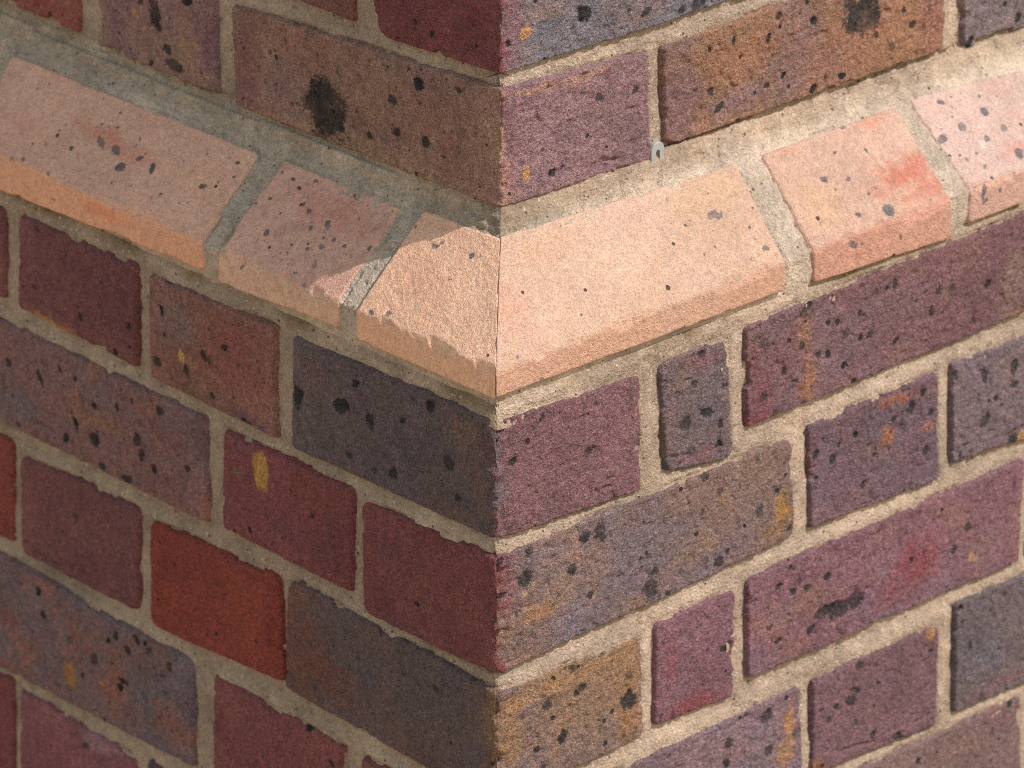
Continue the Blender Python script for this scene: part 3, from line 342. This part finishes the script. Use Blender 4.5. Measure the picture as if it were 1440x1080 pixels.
def brick_height(o, S, V, NS, seed, rough=1.0, proud=0.0, clean=None, groove=None, arris=1.0, relief=1.0):
    e, (a, b, c, d) = o.inside(S, V)
    k = seed * 131.7
    x, y = NS + k, V + k * .37
    wob = 1.35 + .35 * vnoise(x, y, 55, seed) + .12 * vnoise(x, y, 7, seed + 1) + .20 * vnoise(x, y, 2.2, seed + 2)
    chip = smooth(.58, .74, vnoise(x, y, 19, seed + 3)) * 2.0 + smooth(.6, .85, vnoise(x, y, 6.5, seed + 4)) * 1.2
    ew = wob - chip
    if clean is not None: ew = ew * np.clip(clean(a, b, c, d), 0, 1)
    e = e + ew * rough
    R = np.clip(1.35 + .8 * vnoise(x, y, 30, seed + 5), .5, 3) * arris
    q = np.clip(R - e, 0, None)
    drop = np.where(e > 0, R - np.sqrt(np.clip(R * R - np.minimum(q, R) ** 2, 0, None)), R - 2.2 * e)
    h = proud + .42 * relief * vnoise(x, y, 34, seed + 6) + relief * (.24 * vnoise(x, y, 9, seed + 7) + .22 * vnoise(x, y, 3.6, seed) + .16 * vnoise(x, y, 1.9, seed + 1) - .55 * smooth(.45, .8, vnoise(x, y, 4.2, seed + 3)))
    if rough >= 1:   # sandy drag marks, coarser on the sunlit wall's bricks
        dx, dy = (x * .8 + y * .6) * .6, (y * .8 - x * .6)
        k2 = np.where(S > -3, 1.0, .45)
        h = h - k2 * (.55 * smooth(.15, .75, vnoise(dx, dy, 2.7, seed + 2)) + .35 * smooth(.2, .8, vnoise(dx + 31, dy, 1.7, seed + 5)) + .8 * smooth(.62, .85, vnoise(x, y, 4.5, seed + 6)))
    h = h - np.minimum(drop, 14)
    if groove is not None:
        s0, s1, dist, dep = groove
        w = smooth(s0, s0 + 12, S) * (1 - smooth(s1 - 12, s1, S))
        gx = d - dist - 2.2 * vnoise(x, y, 19, seed + 2) - 1.1 * vnoise(x, y, 4, seed + 3)
        w = w * smooth(-.35, .3, vnoise(x, y * .3, 13, seed + 5))
        h = h - w * dep * (np.exp(-(gx / 1.0) ** 2) * 1.2 + .55 * (1 - smooth(-1.5, .5, gx)))
    return h, e

def solid(S, V, pos, back, flip):
    """front sheet plus sides and back"""
    nu, nv = S.shape
    quads = grid_quads(nu, nv, flip)
    i = np.arange(nu * nv).reshape(nu, nv)
    loop = np.concatenate([i[:-1, 0], i[-1, :-1], i[:0:-1, -1], i[0, :0:-1]])
    bv = back(S.ravel()[loop], V.ravel()[loop])
    n0 = nu * nv; m = len(loop)
    j = np.arange(m); j2 = (j + 1) % m
    side = np.stack([loop[j2], loop[j], n0 + j, n0 + j2], -1)
    # back: strips between the bottom and the top back edge
    bot = n0 + np.arange(nu); top = n0 + (nu - 1) + (nv - 1) + np.arange(nu)[::-1]
    cap = np.stack([bot[1:], bot[:-1], top[:-1], top[1:]], -1)
    if flip: side = side[:, ::-1]; cap = cap[:, ::-1]
    return np.concatenate([pos.reshape(-1, 3), bv]), np.concatenate([quads, side, cap]), m, loop

def paint(S, V, NS, spec, E, patches, spots, seed, lip=None, keep=None):
    """surface colour of the fired clay: kiln mottling between three clays plus the brick's own stains"""
    c1, c2, c3, mixv, speck = spec
    k = seed * 77.1
    n1 = fbm(NS + k, V - k, 42, seed); n2 = fbm(NS - k, V + k, 24, seed + 2)
    w2 = smooth(-.15, .45, n1) * mixv; w3 = smooth(.0, .5, n2) * mixv
    c1, c2, c3 = np.array(c1), np.array(c2), np.array(c3)
    col = c1[None, None] * (1 - w2[..., None]) + c2 * w2[..., None]
    col = col * (1 - w3[..., None]) + c3 * w3[..., None]
    drift = 1 + .20 * fbm(NS + k * 2, V, 55, seed + 1, 3) + .16 * fbm(NS - k, V + k, 14, seed + 6, 3)
    col = col * (drift if lip is None else .5 + .5 * drift)[..., None]
    if lip is not None:
        lc, le = lip
        w = ((1 - smooth(LIP - 2, LIP + 2.5, V + 2.6 * fbm(NS, V, 24, seed, 4) + 1.0 * vnoise(NS, V, 5, seed))) * (.82 + .18 * vnoise(NS, V, 40, seed + 3)))[..., None]
        col = col / E * (1 - w) + np.array(lc) / le * w
    else: col = col / E
    wx = 5.0 * fbm(NS + k, V, 17, seed + 4, 4, .62); wy = 4.0 * fbm(NS, V + k, 15, seed + 5, 4, .62)
    rag = .55 * fbm(NS + k, V + k, 7, seed + 6, 4, .7)
    for (ps, pv, rx, ry, hx, al) in patches:
        big = al < .99
        f = min(1.0, max(rx, ry) / 14) if big else .22
        ex = 2.0 if big else 3.2
        q = (np.abs((S - ps + wx * f) / rx) ** ex + np.abs((V - pv + wy * f) / ry) ** ex) ** (1 / ex) + rag * (1.3 if big else .7)
        w = (al * (1 - (smooth(.1 if lip is not None else .35, 1.35, q) if big else smooth(.85, 1.10, q))))[..., None]
        Ep = E if not callable(keep) else keep(V)
        col = col * (1 - w) + (np.array(hx) / Ep) * w
    sp = np.zeros(S.shape)
    sx = fbm(NS + k, V - k, 5.5, seed + 1, 3); sy = fbm(NS - k, V - k, 5.5, seed + 3, 3)
    for (ps, pv, rx, ry) in spots:
        rx = max(rx, .9); ry = max(ry, .9); ang = .6 * math.sin(ps * 7.3 + pv * 3.1)
        dx = S - ps + sx * rx * .5; dy = V - pv + sy * ry * .5
        q = np.hypot((dx * math.cos(ang) + dy * math.sin(ang)) / rx, (dy * math.cos(ang) - dx * math.sin(ang)) / ry)
        sp = np.maximum(sp, np.clip(1.0 - (.5 + .06 * math.sin(ps * 3.7 - pv * 5.9)) * q, 0, 1))
    sp = np.where(sp > 0.02, sp, 0)
    return np.clip(col, .004, .92), np.where(sp > .25, sp, 0), np.full(S.shape, speck)

def make_brick(name, o, wall, corner, spec, patches, spots, seed, step, parent, label=None, groove=None, pl=None, flush=0.0):
    s0, s1, v0, v1 = o.box(); pad = 3.2 if step < 2 else 2.5
    rs = random.Random(seed * 7 + 3)
    proud = flush + rs.uniform(.1, 1.0)
    if pl is None:
        us = np.linspace(s0 - pad, s1 + pad, max(4, int((s1 - s0 + 2 * pad) / step)))
        vsx = np.linspace(v0 - pad, v1 + pad, max(4, int((v1 - v0 + 2 * pad) / step)))
        S, V = np.meshgrid(us, vsx, indexing='ij')
        h, e = brick_height(o, S, V, S, seed, 1.0, proud, None, groove)
        if corner:   # worn arris
            near = np.exp(-(S / 7.0) ** 2)
            h = h - near * np.maximum(0, .45 + 1.3 * vnoise(S * .5 + seed * 9, V, 9, seed) + .55 * vnoise(S, V + seed * 5, 3.6, seed + 1) + 1.6 * smooth(.35, .6, vnoise(S * .4, V + seed * 3, 13, seed + 2))) * (2.1 if wall == 'lower' else .8)
        mp, bk = (low_map, low_back) if wall == 'lower' else (up_map, up_back)
        if corner:
            L, Rr = spec
            cl = paint(S, V, S, L, E_SHADE, [p for p in patches if p[0] < 0], [p for p in spots if p[0] < 0], seed)
            cr = paint(S, V, S, Rr, E_SUN, [p for p in patches if p[0] >= 0], [p for p in spots if p[0] >= 0], seed)
            w = smooth(-5, 5, S - 3 + 12 * fbm(S, V, 13, seed, 3))
            tone = cl[0] * (1 - w[..., None]) + cr[0] * w[..., None]
            spot = np.where(S < 0, cl[1], cr[1]); spk = cl[2] * (1 - w) + cr[2] * w
        else:
            E = E_SUN if s0 > 0 else E_SHADE
            tone, spot, spk = paint(S, V, S, spec, E, patches, spots, seed)
        h = h - smooth(.42, .62, spot) * (.45 + .8 * vnoise(S, V, 21, seed + 4) + .35 * vnoise(S, V, 2.4, seed))
        verts, quads, m, loop = solid(S, V, mp(S, V, h), bk, False)
        mat = M_BRICK
    else:
        side, mitred = pl
        sg = 1 if side == 'R' else -1
        lo = 0 if mitred else s0 - pad
        us = np.linspace(lo, s1 + pad, max(4, int((s1 + pad - lo) / step)))
        vsx = np.linspace(v0 - pad, v1 + pad, max(6, int((v1 - v0 + 2 * pad) / step)))
        if mitred: us = np.concatenate([[0, .22, .36], us[1:]])
        U, V = np.meshgrid(us, vsx, indexing='ij')
        S = U + prof(V)[0] if mitred else U
        clean = (lambda a, b, c, d: smooth(1.0, 7.0, a)) if mitred else None
        NS = U * sg
        if mitred:
            o.l[:, 1] = -9999
            h, e = brick_height(o, S, V, NS, seed, .55, proud, clean, None, .8, .40)
            h = h - np.where(U < .3, .15 + 1.1 * smooth(-.3, .4, vnoise(NS * 0, V, 11, 4)), 0) - np.exp(-U / 1.2) * np.clip(vnoise(NS * 0, V, 6, seed) + .1, 0, 1) * .8
        else:
            h, e = brick_height(o, S, V, NS, seed, .55, proud, None, None, .8, .40)
        # chipped lower arris between slope and lip
        cut = np.clip(.35 + .5 * vnoise(NS + seed * 50, V * 0, 26, seed + 1) + 1.0 * smooth(.05, .35, vnoise(NS + seed * 31, V * .5, 12, seed + 3)) + .15 * vnoise(NS, V, 4.5, seed + 2), .25, 2.0)
        h = h - np.maximum(0, cut - .41 * np.abs(V - LIP + .3 * vnoise(NS, V, 4, seed))) * 1.08
        pos = plinth_map(side, mitred)(U, V, h)
        def bk(u, v):
            t, z, no, nu = prof(v)
            x = u + (t if mitred else 0); y = np.full_like(x, 70.0); zz = np.clip(z, -6, 66)
            x = np.maximum(x, 70.0) if mitred else x
            return np.stack([x, y, zz] if side == 'R' else [y, x, zz], -1) / 1000
        verts, quads, m, loop = solid(U, V, pos, bk, side == 'L')
        c, lipc = spec
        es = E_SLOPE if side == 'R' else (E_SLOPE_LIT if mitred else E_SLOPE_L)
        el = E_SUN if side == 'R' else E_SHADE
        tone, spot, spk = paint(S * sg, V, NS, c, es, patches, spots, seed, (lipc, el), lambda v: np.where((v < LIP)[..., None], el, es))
        mat = M_PLINTH
    A = {"tone": np.concatenate([tone.reshape(-1, 3), tone.reshape(-1, 3)[loop]]),
         "spot": np.concatenate([spot.ravel(), spot.ravel()[loop] * 0]), "speck": np.concatenate([spk.ravel(), spk.ravel()[loop]])}
    me = write_mesh(name, verts, quads, A)
    ob = link(name, me, mat, parent, origin=tuple(float(x) for x in verts[:S.size].mean(0)))
    if label: ob["label"] = label
    return ob

# ------------------------------------------------------------------ the wall
wall = bpy.data.objects.new("brick_wall", None)
scene.collection.objects.link(wall)
wall.location = (0, 0, GROUND_Z / 1000)
wall["label"] = "purple brown brick wall corner with a sloping peach coloured plinth course"
wall["category"] = "brick wall"
wall["kind"] = "thing"
def attach(o):
    o.parent = wall; o.matrix_parent_inverse = Matrix.Translation((0, 0, -GROUND_Z / 1000))

OUT = {'lower': [], 'upper': [], 'plR': [], 'plL': []}
STEP = 0.8
STEP_SUN, STEP_SHADE = 0.66, 0.95
GROOVE = {'C1': (0, 100, 6.5, 1.3), 'C3d': (-400, -300, 6, 1.2), 'C2': (-100, -40, 6, 1.2), 'C4a': (238, 340, 7, 1.2), 'C1a': (115, 170, 6, 1.0), 'U1': (55, 105, 6, 1.5), 'C2b': (343, 470, 6, 1.0), 'C2a': (290, 335, 7, .9), 'C3a': (116, 175, 13, .6)}
made = []
rb = random.Random(5)
for idx, (bid, wl_, corner, g, spec, pats, spots, lab) in enumerate(BRICKS):
    seed = idx * 5 + 11
    cr = rb.choice((1.0, 1.5, 2.0, 2.5, 5.0))
    if wl_ in ('plR', 'plL'):
        side = wl_[-1]; sg = 1 if side == 'R' else -1
        t0, t0v, t1, t1v, b1, b1v, b0, b0v, c0, c0v, c1, c1v = g
        if side == 'L': t0, t0v, t1, t1v = -t1, t1v, -t0, t0v; b0, b0v, b1, b1v = -b1, b1v, -b0, b0v; c0, c1 = -c1, -c0
        mitred = spec[2] is not None
        left = [(b0v, b0), (LIP, (b0 + c0) / 2), (t0v, t0)]; right = [(b1v, b1), (LIP, (b1 + c1) / 2), (t1v, t1)]
        o = Outline(left, right, [(t0, t0v), (t1, t1v)], [(b0, b0v), (b1, b1v)], 2.0)
        OUT[wl_].append(o)
        made.append(('plinth_brick', o, wl_, False, spec[:2], pats, spots, seed, STEP, lab, None, (side, mitred)))
    elif corner:
        tl, tlv, ct, tr, trv, br, brv, cb, bl, blv = g
        o = Outline([(blv, bl), (tlv, tl)], [(brv, br), (trv, tr)], [(tl, tlv), (0, ct), (tr, trv)], [(bl, blv), (0, cb), (br, brv)], cr)
        OUT[wl_].append(o)
        made.append(('brick', o, wl_, True, spec, pats, spots, seed, STEP_SUN, lab, GROOVE.get(bid), None))
    else:
        tl, tlv, tr, trv, br, brv, bl, blv = g
        o = Outline([(blv, bl), (tlv, tl)], [(brv, br), (trv, tr)], [(tl, tlv), (tr, trv)], [(bl, blv), (br, brv)], cr)
        OUT[wl_].append(o)
        made.append(('brick', o, wl_, False, spec, pats, spots, seed, STEP_SUN if tl > 0 else STEP_SHADE, lab, GROOVE.get(bid), None))

# the corner of the course just below the photograph
for a, b, cn in ((-158, 102.5, True), (-289, -170, False), (114, 177, False)):
    vb, vt = -378.0, -316.5
    if cn: o = Outline([(vb, a), (vt, a)], [(vb, b), (vt, b)], [(a, vt), (0, vt), (b, vt)], [(a, vb), (0, vb), (b, vb)], 3)
    else: o = Outline([(vb, a), (vt, a)], [(vb, b), (vt, b)], [(a, vt), (b, vt)], [(a, vb), (b, vb)], 3)
    OUT['lower'].append(o)
    made.append(('brick', o, 'lower', cn, BRICKS[13][4] if cn else (BRICKS[13][4][0] if b < 0 else BRICKS[13][4][1]), [], [], 300 + int(b), 2.0, None, None, None))

# the wall goes on past the photograph: the same bond, brick by brick, coarser meshes
SPEC_R = [b[4] if not b[2] else b[4][1] for b in BRICKS if b[1] in ('lower', 'upper') and (b[2] or b[3][0] > 0)]
SPEC_L = [b[4] if not b[2] else b[4][0] for b in BRICKS if b[1] in ('lower', 'upper') and (b[2] or b[3][0] < 0)]
REACH = 1120.0
re_ = random.Random(21)
def courses():
    for k in range(1, 11): top = -11.5 - 75.9 * (k - 1); yield 'lower', top - 61.5, top
    for k in range(0, 8): bot = 76.8 + 70.2 * k if k < 2 else 147 + 73.5 * (k - 1); yield 'upper', bot, bot + 59.5
for ci, (wl_, vb, vt) in enumerate(courses()):
    vm = (vb + vt) / 2
    have = [o for o in OUT[wl_] if o.box()[2] < vm < o.box()[3]]
    edge = {1: max([o.box()[1] for o in have], default=None) if have else None, -1: max([-o.box()[0] for o in have], default=None) if have else None}
    if not have:
        a, b = ((102.5, 157.0) if ci % 2 == 0 else (215.0, 102.5))
        o = Outline([(vb, -b), (vt, -b)], [(vb, a), (vt, a)], [(-b, vt), (0, vt), (a, vt)], [(-b, vb), (0, vb), (a, vb)], 3)
        OUT[wl_].append(o); edge = {1: a, -1: b}
        made.append(('brick', o, wl_, True, (re_.choice(SPEC_L), re_.choice(SPEC_R)), [], [], 400 + ci, 4.0, None, None, None))
    for sg in (1, -1):
        x = edge[sg] + 12; j = ci
        while x < REACH:
            w = 102.5 if j % 2 else 215.0; j += 1
            a, b = (x, x + w) if sg > 0 else (-x - w, -x)
            dv = re_.uniform(-1, 1)
            o = Outline([(vb + dv, a), (vt + dv, a)], [(vb + dv, b), (vt + dv, b)], [(a, vt + dv), (b, vt + dv)], [(a, vb + dv), (b, vb + dv)], 3)
            OUT[wl_].append(o)
            made.append(('brick', o, wl_, False, re_.choice(SPEC_R if sg > 0 else SPEC_L), [], [], 500 + len(made), 4.0, None, None, None))
            x += w + 12
for side in 'RL':
    key = 'pl' + side; x = max(o.box()[1] for o in OUT[key]) + 12; j = 0
    specs = [b[4] for b in BRICKS if b[1] == key and b[4][2] is None]
    while x < REACH:
        w = 102.5 if j % 2 else 215.0; j += 1
        o = Outline([(2, x), (78, x)], [(2, x + w), (78, x + w)], [(x, 78), (x + w, 78)], [(x, 2), (x + w, 2)], 2)
        OUT[key].append(o)
        made.append(('plinth_brick', o, key, False, re_.choice(specs)[:2], [], [], 800 + len(made), 4.0, None, None, (side, False)))
        x += w + 12
for (nm, o, wl_, corner, spec, pats, spots, seed, step, lab, gr, pl) in made:
    attach(make_brick(nm, o, wl_, corner, spec, pats, spots, seed, step, None, lab, gr, pl))

# ------------------------------------------------------------------ mortar
SAND, GREY = np.array((.435, .320, .245)), np.array((.460, .355, .278))
def mortar_sheet(outs, s0, s1, v0, v1, step, mapper, kind, flip=False):
    us = np.linspace(s0, s1, int((s1 - s0) / step) + 1); vv = np.linspace(v0, v1, int((v1 - v0) / step) + 1)
    U, V = np.meshgrid(us, vv, indexing='ij')
    pl = kind in ('plR', 'plL')
    S = U + prof(V)[0] if pl else U
    NS = U if kind != 'plL' else -U
    num = np.zeros(U.shape); den = np.full(U.shape, 1e-9); best = np.full(U.shape, -1e9)
    for o in outs:
        a0, a1, b0, b1 = o.box()
        if a1 < s0 - 20 or a0 > s1 + 70: continue
        iu = slice(max(0, np.searchsorted(us, (a0 - 16) - (50 if pl else 0))), min(len(us), np.searchsorted(us, a1 + 16)))
        iv = slice(max(0, np.searchsorted(vv, b0 - 16)), min(len(vv), np.searchsorted(vv, b1 + 16)))
        if iu.stop <= iu.start or iv.stop <= iv.start: continue
        e, (a, b, c, d) = o.inside(S[iu, iv], V[iu, iv])
        best[iu, iv] = np.maximum(best[iu, iv], e)
        st = np.stack([a, b, c, d]); sw = np.exp(-(st - st.min(0)) / 2.2); sw = sw / sw.sum(0)
        if pl: tg = (sw * np.array([-.5, -.5, .1, -2.2])[:, None, None]).sum(0)
        else:
            right = S[iu, iv] > 0
            tg = sw[0] * np.where(right, -2.8, -2.9) + sw[1] * np.where(right, -1.4, -2.4) + sw[2] * np.where(right, -1.2, -1.5) + sw[3] * np.where(right, -3.0, -3.4)
        ww = np.exp(-np.clip(-e, 0, 60) / 2.6)
        num[iu, iv] += ww * tg; den[iu, iv] += ww
    h = np.where(den > 1e-6, num / den, -2.0)
    gap = np.exp(-((best + 2.1) / .8) ** 2) * smooth(-.15, .35, vnoise(NS, V, 26, 0) + .2 * vnoise(NS, V, 6, 1))
    h = h - 1.1 * gap - .9 * smooth(.6, .85, vnoise(NS, V, 4.2, 4)) + .5 * smooth(.6, .85, vnoise(NS + 77, V, 2.8, 2))
    if kind == 'upper': h = h - 2.4 * (1 - smooth(72, 79, V))
    if not pl: h = h - (1.9 + .9 * vnoise(S * .3, V, 9, 3)) * np.exp(-(S / 5.0) ** 2)
    h = h + .40 * vnoise(NS, V, 24, 2) + .20 * vnoise(NS, V, 8, 5) + .16 * vnoise(NS, V, 3.4, 6)
    if kind == 'lower': h = h + .9 * np.maximum(0, vnoise(NS, V, 11, 4) - .3) - 3.0 * smooth(-6, 2, V + 2 * vnoise(NS, V, 16, 1))
    if pl:
        top_ = smooth(70, 84, V)
        h = h + top_ * (.8 * vnoise(NS, V, 14, 1) + .5 * vnoise(NS * .12, V, 2.6, 3) + .35 * vnoise(NS, V, 5, 7) - 1.2 * smooth(.55, .75, vnoise(NS, V, 9, 6)))
        h = h - 1.2 * (1 - smooth(-4, 6, V))
    pos = mapper(U, V, h)
    idx = -np.ones(U.shape, np.int64)
    q = grid_quads(*U.shape, flip)
    keepq = (best.ravel()[q].min(1) < 4.0)
    q = q[keepq]
    gm = smooth(.0, .5, fbm(NS, V, 60, 3))
    if pl: gm = np.clip(gm * .5 + (.15 if kind == 'plR' else .35) - .35 * smooth(86, 96, V), 0, 1)
    else: gm = gm * .25
    tone = (SAND if not pl else np.array((.490, .352, .255)) * (.84 if kind == 'plR' else 1.0) * smooth(76, 90, V)[..., None] + np.array((.55, .43, .34)) * (1 - smooth(76, 90, V)[..., None])) * (1 - gm[..., None]) + GREY * gm[..., None]
    tone = tone * (1 + .24 * fbm(NS + 400, V, 95, 5, 4) + .22 * fbm(NS, V + 300, 18, 2, 4))[..., None]
    tone = tone * (1 - .35 * gap * smooth(0, .5, fbm(NS, V, 33, 6)))[..., None]
    if kind == 'lower':   # olive stain under the plinth lips, darkened further to paint in contact shade
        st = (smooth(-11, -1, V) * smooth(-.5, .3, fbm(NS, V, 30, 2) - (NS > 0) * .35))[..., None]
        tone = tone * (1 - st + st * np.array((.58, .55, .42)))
    used = np.unique(q); remap = np.zeros(U.size, np.int64); remap[used] = np.arange(len(used))
    return pos.reshape(-1, 3)[used], remap[q], tone.reshape(-1, 3)[used]

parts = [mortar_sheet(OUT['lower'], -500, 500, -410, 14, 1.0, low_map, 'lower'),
         mortar_sheet(OUT['upper'], -500, 500, 58, 225, 1.0, up_map, 'upper'),
         mortar_sheet(OUT['plR'], 0, 480, -6, 104, .9, plinth_map('R', True), 'plR'),
         mortar_sheet(OUT['plL'], 0, 480, -6, 104, .9, plinth_map('L', True), 'plL', True)]
for sg in (1, -1):
    rng_ = (498, REACH + 150) if sg > 0 else (-REACH - 150, -498)
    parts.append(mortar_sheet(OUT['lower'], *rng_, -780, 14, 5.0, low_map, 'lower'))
    parts.append(mortar_sheet(OUT['upper'], *rng_, 58, 665, 5.0, up_map, 'upper'))
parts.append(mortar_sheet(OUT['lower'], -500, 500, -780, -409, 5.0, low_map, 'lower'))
parts.append(mortar_sheet(OUT['upper'], -500, 500, 224, 665, 5.0, up_map, 'upper'))
parts.append(mortar_sheet(OUT['plR'], 478, REACH + 100, -6, 104, 5.0, plinth_map('R', True), 'plR'))
parts.append(mortar_sheet(OUT['plL'], 478, REACH + 100, -6, 104, 5.0, plinth_map('L', True), 'plL', True))
# the solid body of the wall behind the joints: an L-shaped core for each height
def core(c, z0, z1):
    r = REACH + 150; t = 225
    pl = [(c, c), (r, c), (r, c + t), (c + t, c + t), (c + t, r), (c, r)]
    v = [(x / 1000, y / 1000, z / 1000) for z in (z0, z1) for x, y in pl]
    q = [(i, (i + 1) % 6, 6 + (i + 1) % 6, 6 + i) for i in range(6)]
    q += [(6, 7, 8, 9), (6, 9, 10, 11), (3, 2, 1, 0), (5, 4, 3, 0)]
    return np.array(v), np.array(q), np.tile(SAND, (12, 1))
parts += [core(9, -780, 4), core(S_UP + 9, 3, 665)]
off = 0; vs_, qs_, ts_ = [], [], []
for v, q, t in parts: vs_.append(v); qs_.append(q + off); ts_.append(t); off += len(v)
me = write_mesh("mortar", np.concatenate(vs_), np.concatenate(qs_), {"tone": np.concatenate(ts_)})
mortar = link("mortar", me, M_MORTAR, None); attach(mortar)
mortar["label"] = "sandy lime mortar in the joints"

# ------------------------------------------------------------------ weep vent in the upright joint above the plinth
def weep_vent():
    cx, zb, zt, w, sw = 109.6, 63.0, 82.0, 4.9, 1.4     # mm on the upper wall
    def arch(half, bot, top, n=10):
        r = half; pts = [(-half, bot)]
        pts += [(-r * math.cos(a), top - r + r * math.sin(a)) for a in np.linspace(0, math.pi, n)]
        pts += [(half, bot)]
        return pts
    o_ = arch(w, zb, zt); i_ = arch(sw, zb + 1.5, zt - 4.2)
    n = len(o_)
    y0, y1 = S_UP - 1.0, S_UP + 24
    rows = [(o_, y1), (o_, y0 + .5), ([(x * .93, z - (.3 if z > zb + 1 else 0)) for x, z in o_], y0), (i_, y0), (i_, y1)]
    verts = [((S_UP + cx + x) / 1000, y / 1000, z / 1000) for pts, y in rows for x, z in pts]
    q = []
    for r in range(4):
        for k in range(n):
            k2 = (k + 1) % n; q.append((r * n + k, (r + 1) * n + k, (r + 1) * n + k2, r * n + k2))
    # back of the slot
    b = 4 * n
    for k in range(n // 2 - 1): q.append((b + k, b + k + 1, b + n - 2 - k, b + n - 1 - k))
    g = G("grey_plastic"); g.b.inputs["Base Color"].default_value = (.42, .44, .46, 1)
    g.b.inputs["Roughness"].default_value = .45
    pos = g.N("ShaderNodeNewGeometry").outputs["Position"]
    g.to(g.mix(g.rng(g.noise(pos, 900, 3, .6), .45, .7), (.36, .365, .365, 1), (.25, .24, .22, 1)), g.b.inputs["Base Color"])
    me = write_mesh("weep_vent", np.array(verts), np.array(q), None, False)
    ob = link("weep_vent", me, g.m, None, origin=((S_UP + cx) / 1000, S_UP / 1000, zb / 1000))
    ob["label"] = "small arched grey plastic weep vent in a mortar joint above the plinth"
    ob["category"] = "weep vent"
weep_vent()

# ------------------------------------------------------------------ ground
def ground():
    r = 1500.0; n = 8
    xs = np.array([-r, -60, -6, -1.5, 0, 1.5, 6, 60, r]); X, Y = np.meshgrid(xs, xs, indexing='ij')
    v = np.stack([X, Y, np.full_like(X, GROUND_Z / 1000)], -1).reshape(-1, 3)
    g = G("warm_bounce_paving")
    pos = g.N("ShaderNodeNewGeometry").outputs["Position"]
    col = g.mix(g.rng(g.noise(pos, 2.2, 5, .6), .35, .65), (.34, .25, .18, 1), (.42, .31, .23, 1))  # warm brown invented for unseen ground, to warm light bounced into the shade
    col = g.mix(1.0, col, g.rng(g.noise(pos, 260, 3, .7), .3, .7, .75, 1.25), 'MULTIPLY')
    br = g.N("ShaderNodeTexBrick"); g.to(pos, br.inputs["Vector"]); br.inputs["Scale"].default_value = 1.0; br.offset = 0
    br.inputs["Brick Width"].default_value = .6; br.inputs["Row Height"].default_value = .6; br.inputs["Mortar Size"].default_value = .006
    br.inputs["Color1"].default_value = (1, 1, 1, 1); br.inputs["Color2"].default_value = (.88, .88, .86, 1); br.inputs["Mortar"].default_value = (.45, .43, .4, 1)
    col = g.mix(1.0, col, br.outputs["Color"], 'MULTIPLY')
    g.to(col, g.b.inputs["Base Color"]); g.b.inputs["Roughness"].default_value = .9
    me = write_mesh("ground", v, grid_quads(9, 9), None)
    ob = link("ground", me, g.m, None); ob["kind"] = "structure"; ob["label"] = "warm brown paving at the foot of the wall"
ground()
